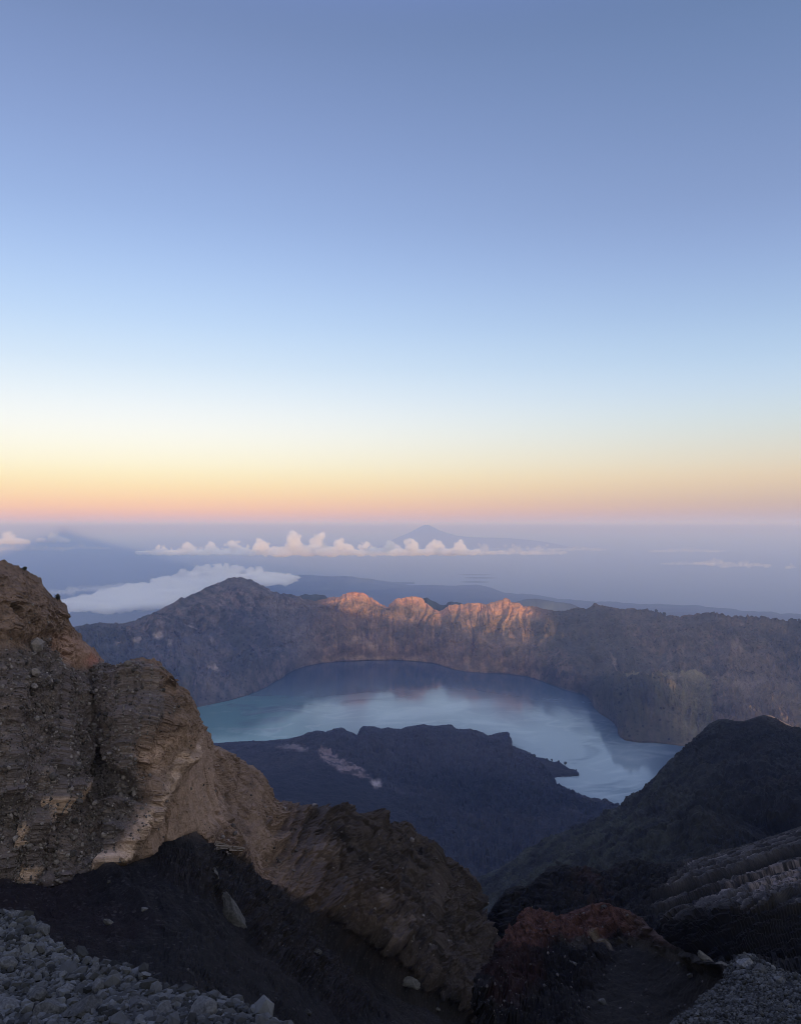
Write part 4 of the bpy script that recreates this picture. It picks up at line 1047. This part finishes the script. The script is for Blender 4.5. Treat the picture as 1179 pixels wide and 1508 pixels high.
def build_stones():
    rng = np.random.default_rng(11)
    mat = stone_mat('grey_stone', (.018, .018, .019), (.135, .134, .134))
    protos = []
    for k in range(14):
        V, Fc = rock_shape(4 if k < 4 else 3, rng, int(rng.integers(7, 14)), rng.uniform(0, .4), (1, rng.uniform(.65, .95), rng.uniform(.5, .8)))
        me = link_mesh('stone', V, Fc, mat)
        protos.append(me.data); bpy.data.objects.remove(me)
    # smooth shading with crisp breaks
    for me in protos:
        me.set_sharp_from_angle(angle=math.radians(28))

    def spot(P, N, px, py):
        qx, qy = proj(P)
        i = np.argmin((qx - px) ** 2 + (qy - py) ** 2)
        return P.reshape(-1, 3)[i], N.reshape(-1, 3)[i]

    placed = []

    def put(P, N, px, py, wpx, proto, label, group=None, name='stone', sink=.25, rot=None, scl=(1, 1, 1)):
        p, n = spot(P, N, px, py)
        r = wpx / F * p[1] / 2 / 1.0
        o = bpy.data.objects.new(name, protos[proto]); COL.objects.link(o)
        o.location = p + n * r * .6 * (1 - sink * 2)
        o.scale = (r * scl[0], r * scl[1], r * scl[2])
        o.rotation_euler = rot if rot else (rng.uniform(-.6, .6), rng.uniform(-.6, .6), rng.uniform(0, 6.28))
        tag(o, label, 'stone' if name == 'stone' else 'boulder', group)
        placed.append((px, py, wpx)); return o

    gl = 'grey stones of the bank in the lower left corner'
    named = [(124, 1497, 54, 2, 'large pale angular stone at the bottom edge of the left bank'), (243, 1499, 42, 1, 'rounded light grey stone at the bottom right of the left bank'),
             (22, 1353, 22, 4, 'round dark stone on top of the left bank, nearest the frame edge'), (39, 1359, 19, 5, 'egg shaped stone beside the round one on top of the left bank'),
             (62, 1377, 28, 6, 'wedge shaped stone leaning on the upper rim of the left bank'), (87, 1397, 22, 7, 'upright stone on the outer slope of the left bank'),
             (168, 1433, 22, 8, 'pale blunt stone standing alone on the crest of the left bank'), (54, 1474, 34, 9, 'light grey cracked stone low on the left bank'),
             (49, 1407, 20, 10, 'round cobble half buried in the middle of the left bank'), (67, 1405, 18, 11, 'grey cobble with a flat face beside the buried one'),
             (145, 1462, 36, 12, 'long flat stone lying across the middle of the left bank'), (383, 1499, 16, 13, 'small pale stone at the bottom edge, right of the left bank'),
             (205, 1490, 30, 3, 'dark blocky stone near the bottom of the left bank'), (15, 1492, 40, 0, 'broad grey stone in the bottom left corner of the picture'), (72, 1498, 44, 4, 'dark rough stone left of the large pale one')]
    for px, py, w, k, lab in named:
        put(SL_P, SL_N, px, py, w, k, lab, None)
    # the rest of the bank: many stones nobody could tell apart
    tries = 0; n = 0
    ex, ey = np.array(EDGE_L)[:, 0], np.array(EDGE_L)[:, 1]
    while n < 250 and tries < 30000:
        tries += 1
        px = rng.uniform(-4, 400); py = rng.uniform(1346, 1512)
        e = np.interp(px, ex, ey)
        if py < e + 1: continue
        near = (py - 1340) / 170
        w = (8 + 15 * near) * math.exp(rng.normal(0, .48))
        if any((px - a) ** 2 + (py - b) ** 2 < (.40 * (w + c)) ** 2 for a, b, c in placed): continue
        put(SL_P, SL_N, px, py, w, int(rng.integers(0, 14)), 'loose grey stone among many on the lower left bank', gl, sink=rng.uniform(.1, .4)); n += 1
    # right bank
    gr = 'dark stones of the gravel bank in the lower right corner'
    for px, py, w, k, lab in [(1100, 1424, 26, 1, 'rounded dark boulder on the crest of the right gravel bank'), (1120, 1431, 20, 6, 'flat pale stone on the crest of the right gravel bank'), (1067, 1472, 14, 9, 'small pale stone on the left slope of the right gravel bank'),
                              (1148, 1446, 16, 2, 'pale stone on the upper right part of the right gravel bank')]:
        put(SR_P, SR_N, px, py, w, k, lab)
    placed.clear()
    n = tries = 0
    ex, ey = np.array(EDGE_R)[:, 0], np.array(EDGE_R)[:, 1]
    while n < 30 and tries < 5000:
        tries += 1
        px = rng.uniform(1000, 1182); py = rng.uniform(1412, 1510)
        if py < np.interp(px, ex, ey) + 4: continue
        w = 7 * math.exp(rng.normal(0, .25))
        if any((px - a) ** 2 + (py - b) ** 2 < 16 ** 2 for a, b, c in placed): continue
        put(SR_P, SR_N, px, py, w, int(rng.integers(0, 14)), 'small dark stone among many on the lower right bank', gr, sink=rng.uniform(.1, .4)); n += 1

    # gravel between the stones: one mass
    smat = stone_mat('gravel', (.35, .36, .39), (1.0, 1.0, 1.05), True)

    def scatter(name, label, P, N, sel, count, size, mat, lo, hi, sub=1, seed=3, squash=(.6, 1), tint=(.96, 1, 1.08)):
        g = np.random.default_rng(seed)
        shapes = [rock_shape(sub, g, 5, .1, (1, g.uniform(.6, 1), g.uniform(.5, .9))) for _ in range(10)]
        Pf, Nf = P.reshape(-1, 3), N.reshape(-1, 3)
        w = sel.ravel().astype(float); w /= w.sum()
        idx = g.choice(len(Pf), count, p=w)
        V, Fc, Cc, off = [], [], [], 0
        for i in idx:
            v, f = shapes[g.integers(0, 10)]
            r = size(Pf[i], g)
            q = g.normal(size=4); q /= np.linalg.norm(q)
            a, b, c, d = q
            M = np.array([[1 - 2 * (c * c + d * d), 2 * (b * c - d * a), 2 * (b * d + c * a)], [2 * (b * c + d * a), 1 - 2 * (b * b + d * d), 2 * (c * d - b * a)], [2 * (b * d - c * a), 2 * (c * d + b * a), 1 - 2 * (b * b + c * c)]])
            V.append(v @ M.T * r + Pf[i] + Nf[i] * r * .25 + g.normal(size=3) * r * .3); Fc.append(f + off); off += len(v)
            Cc.append(np.tile(np.array(tint) * g.uniform(lo, hi) ** 1.0, (len(v), 1)))
        o = link_mesh(name, np.concatenate(V), np.concatenate(Fc), mat, np.concatenate(Cc), smooth=False)
        return tag(o, label, 'gravel', kind='stuff')
    area = lambda P: np.linalg.norm(np.cross(np.gradient(P, axis=0), np.gradient(P, axis=1)), axis=-1) / (P[..., 1] ** 2)
    nb = 14
    qx, qy = proj(SL_P); vis = (qx > -30) & (qy < 1530) & (np.arange(SL_P.shape[0])[:, None] > nb - 2)
    scatter('gravel', 'small broken stones filling the lower left bank', SL_P, SL_N, area(SL_P) * vis, 6500, lambda p, g: (.016 + .0022 * p[1]) * math.exp(g.normal(0, .35)), smat, .03, .24, seed=5)
    qx, qy = proj(SR_P); vis = (qx < 1210) & (qy < 1530) & (np.arange(SR_P.shape[0])[:, None] > nb - 2)
    scatter('gravel', 'fine dark gravel covering the lower right bank', SR_P, SR_N, area(SR_P) * vis, 8500, lambda p, g: (.008 + .0012 * p[1]) * math.exp(g.normal(0, .35)), smat, .04, .19, seed=6)
    # rubble stuck in the bouldery face of the left cliff
    P, T, scree, px, py, N, ashm = LEFT
    inpic = (px > -20) & (T[:, None] > 0.02)
    dens = area(P) * inpic * (scree * (T[:, None] < 3) * (.6 + .8 * sstep(.0, .4, fbm(P / 5, 3))) + .012 * (T[:, None] < 2.9))
    scatter('rubble', 'pale rubble studding the dark face of the left cliff', P, N, dens, 8500, lambda p, g: .00095 * p[1] * math.exp(g.normal(0, .55)), smat, .04, .26, seed=8, tint=(1.12, 1, .92))
    dens = area(P) * inpic * ashm * (py < 1500) * (.004 + np.maximum(0, fbm(P / 7, 3) - .1) ** 1.5 + 1.2 * rib_mask(px, py))
    scatter('rubble', 'scattered small stones on the dark ash slope', P, N, dens, 120, lambda p, g: .0010 * p[1] * math.exp(g.normal(0, .4)), smat, .02, .14, seed=9, tint=(1.02, 1, 1))
    dens = area(P) * inpic * (px > 380) * (T[:, None] < 3)
    scatter('rubble', 'small stones lodged in the canyon wall', P, N, dens, 500, lambda p, g: .0008 * p[1] * math.exp(g.normal(0, .4)), smat, .05, .16, seed=10, tint=(1.06, 1, .95))
    P = OUTCROP
    qx, qy = proj(P); N = grid_normals(P)
    dens = area(P) * (OUTCROP_T[:, None] > .05) * (qy < 1500) * (1.2 - .8 * sstep(900, 960, qx))
    scatter('rubble', 'small stones on the red and black outcrop', P, N, dens, 520, lambda p, g: .0011 * p[1] * math.exp(g.normal(0, .4)), smat, .03, .16, seed=12, tint=(1.1, 1, .98))

    # single boulders one can point at
    bm_ = stone_mat('boulder_rock', (.025, .024, .024), (.115, .11, .105))

    def boulder(P, N, px, py, wpx, hpx, label, tilt=0.0, seed=0, cuts=9, sink=.3):
        g = np.random.default_rng(seed)
        v, f = rock_shape(4, g, cuts, .15, (1, .8, 1))
        v = v * (1 + .22 * fbm(v * 1.1 + seed, 3) + .09 * ridged(v * 2.6 + seed, 4, .6))[:, None]
        ext = v.max(0) - v.min(0)
        p, n = spot(P, N, px, py)
        s = p[1] / F
        v = v / ext * np.array([wpx * s, min(wpx, hpx) * s * .9, hpx * s])
        c, sn = math.cos(tilt), math.sin(tilt)
        v = np.stack([v[:, 0] * c + v[:, 2] * sn, v[:, 1], -v[:, 0] * sn + v[:, 2] * c], -1)
        o = link_mesh('boulder', v, f, bm_); o.data.set_sharp_from_angle(angle=math.radians(25))
        o.location = p + n * min(wpx, hpx) * s * (.5 - sink)
        return tag(o, label, 'boulder')
    LP, LN = LEFT[0], LEFT[5]
    boulder(LP, LN, 337, 1352, 74, 30, 'long lumpy grey boulder lying down the dark ash slope', 1.05, 1)
    boulder(LP, LN, 161, 1301, 6, 7, 'small white stone below the tan cliff wall', 0, 2)
    boulder(LP, LN, 321, 1292, 9, 22, 'upright tan stone on the ash slope under the pale layered ledge', -.1, 3)
    boulder(LP, LN, 214, 1341, 12, 7, 'grey stone in the middle of the dark ash slope', .2, 4)
    boulder(LP, LN, 160, 1361, 18, 10, 'low stone lying on the reddish ash slope', .4, 5)
    boulder(LP, LN, 466, 1402, 16, 9, 'pale boulder at the top of the canyon gully', .3, 6)
    boulder(LP, LN, 452, 1493, 12, 8, 'small pale stone at the foot of the dark canyon slope', .3, 7)
    boulder(LP, LN, 644, 1488, 9, 5, 'small stone on the sandy canyon floor', .1, 8)
    boulder(LP, LN, 598, 1448, 36, 18, 'rounded tan knob at the foot of the canyon wall', .2, 9, 5)
    boulder(LP, LN, 690, 1470, 12, 20, 'dark block standing on the canyon floor', .2, 10)
    OP, ON = OUTCROP, grid_normals(OUTCROP)
    boulder(OP, ON, 1041, 1410, 30, 12, 'pale oblong slab of rock on the edge of the black sand slope', .72, 11, 7)
    boulder(OP, ON, 1000, 1423, 10, 9, 'small tan stone on the black sand below the pale slab', .2, 12)
    boulder(OP, ON, 1018, 1438, 14, 8, 'dark broken stone half sunk in the black sand', .1, 13)
    boulder(OP, ON, 1063, 1428, 24, 15, 'knobbly dark boulder between the pale slab and the right gravel bank', .2, 14)
    boulder(OP, ON, 840, 1421, 15, 11, 'pale round boulder on the dark side of the outcrop', .1, 15, 6)
    boulder(OP, ON, 889, 1336, 10, 9, 'grey knob on the crest of the red outcrop', 0, 16)
    boulder(OP, ON, 886, 1479, 14, 10, 'small grey boulder low on the black sand slope', .2, 17)
    boulder(OP, ON, 742, 1500, 12, 12, 'pale stone at the bottom edge under the dark outcrop', .2, 18)
    boulder(OP, ON, 720, 1500, 16, 10, 'flat pale stone at the very bottom, left foot of the outcrop', .3, 19)

    # pale thin-bedded ledge under the tan wall: curved broken slabs, each a bed of its own
    g = np.random.default_rng(21)
    lm = stone_mat('pale_beds', (.09, .074, .064), (.26, .215, .185))
    root = bpy.data.objects.new('rock_ledge', None); COL.objects.link(root)
    p0, _ = spot(LP, LN, 325, 1262); root.location = p0
    tag(root, 'pale thin bedded rock ledge under the tan cliff wall', 'rock ledge')
    for k in range(9):
        xa, xb = 286 + k * 4.2 + g.uniform(-2, 2), 367 - abs(k - 1) * 1.5 + g.uniform(-3, 2)
        if k > 5: xa += 16; xb -= 18
        n = 46
        xs = np.linspace(xa, xb, n); u = (xs - 326) / 40
        ys = 1241 + k * 2.5 + (8 - .5 * k) * np.where(u < 0, u ** 2, .35 * u ** 2) - 1.5 * u + .7 * perlin(np.stack([xs / 9, 0 * xs + k, 0 * xs], -1))
        th = 2.0 + .9 * perlin(np.stack([xs / 7, 0 * xs + k * 3.1, 0 * xs], -1))
        out = (.10 + .06 * k) + .42 * blocks(np.stack([xs / 9, 0 * xs + k * 2.3, 0 * xs], -1)) * 2 + .3 * perlin(np.stack([xs / 5, 0 * xs + k * 1.7, 0 * xs + 2], -1)) - 1.6 * sstep(.85, 1.0, np.abs(np.linspace(-1, 1, n)))
        base_p, base_n = [], []
        for x, y in zip(xs, ys):
            p, nn = spot(LP, LN, x, y); base_p.append(p); base_n.append(nn)
        base_p = np.array(base_p); depth = np.convolve(np.pad(base_p[:, 1], 8, mode='edge'), np.ones(17) / 17, 'valid')
        s = depth / F
        ring = []
        for dy, do in ((0, 2.2), (th, 2.2), (th, 0), (th * .15, 0)):        # back bottom, back top, front top, front bottom
            w = unproj(xs, ys - dy * 1.0, depth + do - np.where(do == 0, out * 1.2 + .9, 0))
            ring.append(w)
        V = np.array(ring).transpose(1, 0, 2).reshape(-1, 3) - p0
        Fq = [(i * 4 + a, i * 4 + (a + 1) % 4, i * 4 + 4 + (a + 1) % 4, i * 4 + 4 + a) for i in range(n - 1) for a in range(4)] + [(0, 3, 2, 1), ((n - 1) * 4, (n - 1) * 4 + 1, (n - 1) * 4 + 2, (n - 1) * 4 + 3)]
        o = link_mesh('slab', V, Fq, lm, smooth=False); o.parent = root
build_stones()


# ================================================================== THE SUMMIT BEHIND THE VIEWER
def build_summit():
    prof = np.array([(-9000, -2600), (-5000, -2000), (-3000, -1250), (-2000, -800), (-1000, -330), (-350, -80), (0, 62), (350, -70), (1000, -300), (1300, -425), (1500, -446), (1800, -440), (2100, -540), (2500, -720), (2800, -860), (2950, -905), (3150, -905),
                     (3300, -960), (3500, -960), (3700, -990), (3900, -1060), (4120, -1225), (4340, -1240), (4400, -1080), (4460, -860), (4560, -640), (5300, -560), (6500, -560), (7300, -900), (8200, -1700), (9500, -2400), (11000, -2900)], float)
    nu, na = 620, 120
    us = np.sign(np.linspace(-1, 1, nu)) * 0 + np.concatenate([np.linspace(-9000, -600, 90), np.linspace(-590, 590, 190), np.linspace(600, 6500, 280), np.linspace(6550, 11000, 60)])
    h = np.interp(us, prof[:, 0], prof[:, 1])
    h = h + fbm(np.stack([us / 260, 0 * us, 0 * us], -1), 5) * np.clip(np.abs(us) / 60, 0, 26)
    ac = -150 - 1850 * sstep(0, 1500, np.abs(us))
    front = np.interp(np.abs(us), [0, 100, 400, 1500], [146, 150, 420, 800])
    back = 5200
    rows = []
    for j in range(na):
        t = j / (na - 1)
        if t < .4:
            s = 1 - t / .4
            a = ac + front * s
            z = h - np.interp(np.abs(us), [0, 200, 1500], [.44, .55, .75]) * front * s
        else:
            s = ((t - .4) / .6) ** 1.6
            a = ac - back * s
            z = h - .52 * back * s
        x = us * math.cos(SUN_AZ) - a * math.sin(SUN_AZ)
        y = us * math.sin(SUN_AZ) + a * math.cos(SUN_AZ)
        rows.append(np.stack([x, y, np.maximum(z, SEA + 30)], -1))
    P = np.array(rows)
    side = 1 - np.exp(-((np.arange(na) / (na - 1) - .4) / .05) ** 2)
    P[..., 2] += fbm(P / 180, 5) * 40 * side[:, None] * sstep(150, 800, np.linalg.norm(P[..., :2], axis=-1))
    base = colmix(C(.09, .075, .065), (C(.05, .045, .045), sstep(0, .4, fbm(P / 120, 4))))
    structure(link_mesh('summit', P, grid_faces(*P.shape[:2]), terrain_mat('summit_ash', 1 / 30, .7, .4, bump_dist=2), base), 'volcano summit ridge behind the viewer')
build_summit()


# ================================================================== CLOUDS
def cloud_mat(name, density, g=.0):
    m, nt, out = new_mat(name)
    v = nt.nodes.new('ShaderNodeVolumeScatter')
    v.inputs['Color'].default_value = (.985, .985, .985, 1)
    v.inputs['Density'].default_value = density
    v.inputs['Anisotropy'].default_value = g
    nt.links.new(v.outputs[0], out.inputs['Volume'])
    return m


def cloud(puffs, voxel, mat, label, group=None, rough=.30, rscale=1.0, grain=(1, 1, 1)):
    """puffs: (x, y, z, r, flatten) fused into one closed billowing skin filled with mist"""
    V0, F0 = ICO[3]
    V, Fc, off = [], [], 0
    for x, y, z, r, fl in puffs:
        V.append(V0 * (r, r, r * fl) + (x, y, z)); Fc.append(F0 + off); off += len(V0)
    o = link_mesh('cloud', np.concatenate(V), np.concatenate(Fc), mat)
    md = o.modifiers.new('fuse', 'REMESH'); md.mode = 'VOXEL'; md.voxel_size = voxel
    dg = bpy.context.evaluated_depsgraph_get()
    me = bpy.data.meshes.new_from_object(o.evaluated_get(dg))
    o.modifiers.clear(); o.data = me
    n = len(me.vertices)
    co = np.empty(n * 3, np.float32); me.vertices.foreach_get('co', co); co = co.reshape(-1, 3).astype(float)
    no = np.empty(n * 3, np.float32); me.vertices.foreach_get('normal', no); no = no.reshape(-1, 3)
    r = np.mean([p[3] for p in puffs])
    cg = co * np.array(grain)
    bil = np.abs(perlin(cg / (r * .9 * rscale))) + .5 * np.abs(perlin(cg / (r * .4 * rscale) + 5)) + .35 * np.abs(perlin(cg / (r * .2 * rscale) + 9))
    co = co + no * ((bil - .42) * r * rough * 2)[:, None]
    me.vertices.foreach_set('co', co.astype(np.float32).ravel()); me.update()
    me.polygons.foreach_set('use_smooth', np.ones(len(me.polygons), bool))
    if not me.materials: me.materials.append(mat)
    return tag(o, label, 'cloud', group)


def build_clouds():
    g = np.random.default_rng(5)
    cm = cloud_mat('cloud_mist', .008)
    thin = cloud_mat('thin_cloud_mist', .0016)

    # the long bank of cumulus: one heap after another; (x, top y, base y, half width, label)
    D = 31000
    def heap(x, ytop, ybase, hw, label, group=None, d=D, mat=cm, dens=1.0, rmin=.16, rmax=.42):
        s = d / F
        top, base = (CY - ytop) * s, (CY - ybase) * s
        H = top - base; W = hw * s
        puffs = []
        n = int(max(7, 9 * W / H * dens + 6))
        for k in range(n):
            u = g.uniform(-1, 1)
            env = (1 - abs(u) ** 2.2) * g.uniform(.55, 1.0)
            zt = g.uniform(0, 1) ** 1.1 * env
            r = H * g.uniform(rmin, rmax) * (1 - .45 * zt)
            puffs.append((((x - CX) * s) + u * W, d + g.uniform(-1, 1) * min(W * .7, H * .35), base + zt * max(H - r, r), r, g.uniform(.75, .95)))
        for k in range(8):                                        # the tower itself, narrowing upward
            t = k / 7
            r = H * lerp(.30, .16, t)
            puffs.append((((x - CX) * s) + g.normal() * W * .16, d + g.normal() * W * .1, lerp(base + r, top - r, t), r, .92))
        for k in range(22):                                       # knuckles on the crown
            t = g.uniform(.25, .95); r = H * g.uniform(.06, .12)
            a = g.uniform(0, 6.28)
            puffs.append((((x - CX) * s) + math.cos(a) * H * .34 * (1.15 - t) + g.normal() * W * .12, d + math.sin(a) * H * .3, base + t * (H - r), r, .9))
        nb = int(5 + 5 * W / H)
        for k in range(nb):                       # ragged flat foot
            puffs.append((((x - CX) * s) + lerp(-1.1, 1.1, (k + g.uniform(-.3, .3)) / (nb - 1)) * W, d + g.uniform(-.1, .1) * H, base + g.uniform(.06, .2) * H, H * g.uniform(.26, .36), .6))
        cloud(puffs, H / 30, mat, label, group)
    gb = 'pink cumulus heaps along the far cloud bank'
    heaps = [(238, 800, 820, 24, 'small cloud heap at the left end of the cumulus bank, beside the mountain shadow'), (277, 795.5, 821, 20, 'rounded pink heap second from the left end of the cumulus bank'), (309, 795, 820, 16, 'pink heap with a domed top above the sheet cloud, third from the left'),
             (345, 793, 820, 22, 'broad pale stretch of cumulus bank, left of the tall towers'), (385, 790, 819, 22, 'cumulus heap just left of the tallest tower'), (433, 780.5, 820, 19, 'tallest pink cumulus tower in the bank'),
             (468, 783, 820, 14, 'narrow glowing tower right of the tallest cumulus'), (500, 790, 820, 20, 'pale cumulus heap right of the narrow glowing tower'), (538, 795, 822, 22, 'low grey white heap left of the volcano foot'), (575, 793, 821, 18, 'low pink heap at the left foot of the volcano'),
             (606, 790, 820, 18, 'bright cauliflower heap under the left slope of the volcano'), (640, 792, 820, 18, 'bright heap in front of the volcano'), (676, 792, 820, 17, 'pink heap below the right slope of the volcano'), (712, 797, 819, 24, 'low flat heap where the bank thins to the right'), (757, 798, 816, 26, 'thin cloud streak near the right end of the bank'), (797, 799, 812, 22, 'last faint cloud wisp at the right end of the bank')]
    for x, yt, yb, hw, lab in heaps:
        heap(x, yt + (1.5 if yt > 789 else 0), 816, hw * 1.35, lab, gb, D + g.uniform(-2000, 2000), cm if x < 700 else thin, 2.4, .07, .19)
    for x, yt, yb, hw, lab in [(300, 803, 816, 70, 'low pink cloud strip under the left part of the cumulus bank'), (480, 802, 817, 75, 'low pale cloud strip under the tall cumulus towers'), (640, 803, 816, 75, 'low cloud strip under the cumulus in front of the volcano')]:
        heap(x, yt, yb, hw, lab, gb, D - 2500, thin, 2.0, .16, .3)
    for x, yt, yb, hw, lab in [(12, 781, 800, 24, 'pink cloud heap at the far left edge above the cliff'), (78, 783, 797, 20, 'small pink cloud on the left flank of the mountain shadow'), (45, 797, 810, 52, 'grey cloud strip low on the left, above the cliff top'),
                               (122, 799, 808, 34, 'faint grey cloud inside the mountain shadow')]:
        heap(x, yt, yb, hw, lab, 'clouds around the mountain shadow on the left', 31000, cm if yt < 790 else thin, 1.3, .12, .3)
    for x, yt, yb, hw, lab in [(1010, 824, 831, 34, 'left half of the thin pale cloud over the sea'), (1050, 820.5, 831, 26, 'bright middle puff of the thin cloud over the sea'), (1095, 824, 834, 34, 'right half of the thin pale cloud over the sea'), (1164, 829, 836, 6, 'tiny lone cloud at the right edge over the sea'),
                               (1010, 805, 812, 50, 'very faint cloud streak above the thin pale sea cloud'), (850, 802, 810, 40, 'very faint cloud streak right of the cumulus bank')]:
        heap(x, yt, yb, hw, lab, 'thin clouds over the sea on the right', 31000, thin, .8)

    # cloud sheet lying behind the left mountain: flat layers, lumpier along its far edge
    Z = -1950
    def at(px, py, z): return unproj(px, py, zd(py, z))
    outline = [(104, 890), (150, 897), (225, 893), (262, 884), (300, 868), (345, 858), (405, 858), (428, 853), (400, 846), (360, 843), (320, 839), (300, 845), (268, 848), (230, 858), (185, 870), (150, 880)]
    P = []
    xs, ys = g.uniform(100, 430, 9000), g.uniform(836, 898, 9000)
    m = poly_mask(xs, ys, outline, .01) > .5
    sel = 0
    for x, y in zip(xs[m], ys[m]):
        p = at(x, y, Z + g.uniform(-60, 60) + 40 * math.sin(x * .11 + y * .2))
        P.append((p[0], p[1], p[2], g.uniform(300, 760), g.uniform(.06, .10))); sel += 1
        if sel > 420: break
    for k in range(9):                                            # streaks drawn out along the near edge
        x, y = lerp(108, 250, k / 8) + g.uniform(-8, 8), lerp(889, 884, k / 8) + g.uniform(-14, 12)
        for t in np.linspace(0, 1, 16):
            p = at(x - 26 + 70 * t, y + 3 - 9 * t, Z + 25)
            P.append((p[0], p[1], p[2], 330 * (1 - .75 * abs(2 * t - 1)), .14))
    cloud(P, 62, cloud_mat('sheet_cloud_mist', .0055), 'smooth white cloud sheet lying behind the left mountain', None, .16, .6, (.35, .5, 1))
    P = []
    for k in range(130):
        t = g.uniform(0, 1)
        x = lerp(268, 425, t); y = np.interp(x, [268, 300, 320, 345, 380, 405, 425], [845, 838, 834, 837, 843, 850, 853]) + g.uniform(-3, 9)
        p = at(x, y, Z + 120)
        P.append((p[0], p[1] + g.uniform(-600, 1500), p[2] + g.uniform(-80, 60), g.uniform(80, 190), .7))
    cloud(P, 60, cm, 'ragged crest of cumulus along the far edge of the cloud sheet', None, .3)
    P = []
    for k in range(70):
        x = g.uniform(80, 190); y = lerp(872, 862, (x - 80) / 110) + g.uniform(-2, 2)
        p = at(x, y, Z)
        P.append((p[0], p[1], p[2], g.uniform(260, 520), .08))
    cloud(P, 60, cloud_mat('veil_cloud_mist', .0009), 'thin veil of cloud left of the white cloud sheet', None, .2)
build_clouds()


# ================================================================== TREES ON THE RIM
def build_trees():
    g = np.random.default_rng(17)
    m, nt, out = new_mat('tree_leaves'); b = nt.nodes.new('ShaderNodeBsdfPrincipled')
    b.inputs['Base Color'].default_value = (.045, .047, .038, 1); b.inputs['Roughness'].default_value = .9
    nt.links.new(b.outputs[0], out.inputs['Surface'])
    mt, nt, out = new_mat('tree_bark'); b = nt.nodes.new('ShaderNodeBsdfPrincipled')
    b.inputs['Base Color'].default_value = (.045, .036, .030, 1); b.inputs['Roughness'].default_value = .95
    nt.links.new(b.outputs[0], out.inputs['Surface'])
    crowns, trunks = [], []
    for k in range(5):
        V, Fc = [], []
        off = 0
        tall = g.uniform(.8, 1.25)
        for j in range(150):                                      # leaf clumps through the crown's volume
            u = g.normal(size=3); u /= np.linalg.norm(u); rr = g.uniform(.35, 1) ** .6
            c = np.array([u[0] * .42 * rr, u[1] * .42 * rr, .62 * tall + u[2] * .36 * tall * rr])
            s = g.uniform(.06, .13)
            q = g.normal(size=(4, 3)) * s
            V.append(c + q); Fc += [(off, off + 1, off + 2), (off, off + 2, off + 3), (off, off + 3, off + 1), (off + 1, off + 3, off + 2)]; off += 4
        o = link_mesh('crown', np.concatenate(V), np.array(Fc), m, smooth=False); crowns.append(o.data); bpy.data.objects.remove(o)
        a = np.linspace(0, 2 * np.pi, 6, endpoint=False)
        V = np.concatenate([np.stack([r * np.cos(a) + x, r * np.sin(a), 0 * a + z], -1) for r, x, z in ((.05, 0, -.08), (.035, .02, .3 * tall), (.012, .03, .75 * tall))])
        Fq = [(i * 6 + j, i * 6 + (j + 1) % 6, i * 6 + 6 + (j + 1) % 6, i * 6 + 6 + j) for i in range(2) for j in range(6)]
        o = link_mesh('trunk', V, Fq, mt); trunks.append(o.data); bpy.data.objects.remove(o)

    def tree(p, h, label, group):
        k = int(g.integers(0, 5))
        r = bpy.data.objects.new('tree', None); COL.objects.link(r)
        r.location = p; r.rotation_euler = (0, 0, g.uniform(0, 6.28)); r.scale = (h * g.uniform(.8, 1.3), h * g.uniform(.8, 1.3), h)
        tag(r, label, 'tree', group)
        for nm, me in (('trunk', trunks[k]), ('crown', crowns[k])):
            c = bpy.data.objects.new(nm, me); COL.objects.link(c); c.parent = r
    # crest of the right rim
    row = int(np.argmin(np.abs(CRATER_T)))
    crest = CRATER[row]; cx, _ = proj(crest)
    for px in np.concatenate([g.uniform(765, 1178, 120), g.normal(850, 8, 12), g.normal(935, 9, 14), g.normal(1040, 10, 14)]):
        i = int(np.argmin(np.abs(cx - px)))
        tree(crest[i] + np.array([0, g.uniform(-10, 30), -5]), g.uniform(11, 26), 'small dark tree on the skyline of the right crater rim', 'trees along the right crater rim')
    # shore of the lava field
    for px, py, h, lab in [(832, 1127, 26, 'lone tree standing clear of the lava shore against the lake'), (748, 1082, 16, 'small tree on the blunt lava headland'), (805, 1120, 16, 'bushy tree on the base of the lava finger'), (812, 1121, 18, 'second tree on the spine of the lava finger'),
                           (822, 1124, 20, 'upright tree beside the lone tree on the lava shore'), (848, 1136, 15, 'tree at the very tip of the lava finger'), (786, 1116, 26, 'tall pair of trees at the root of the lava finger'), (812, 1155, 15, 'tree in the small bay below the lava finger'),
                           (627, 1070, 12, 'tree on the highest edge of the lava field')]:
        tree(unproj(px, py, zd(py, LAKE + 10)), h * .75, lab, None)
    # two weathered shrubs on the left cliff
    LP = LEFT[0]; qx, qy = proj(LP)
    for px, py, h, lab in [(85, 884, .9, 'tiny shrub on the shoulder of the left cliff'), (37, 840, .6, 'tiny shrub on the top of the left cliff')]:
        i = np.argmin((qx - px) ** 2 + (qy - py) ** 2)
        r = tree(LP.reshape(-1, 3)[i] - np.array([0, 0, .05]), h, lab, None)
build_trees()
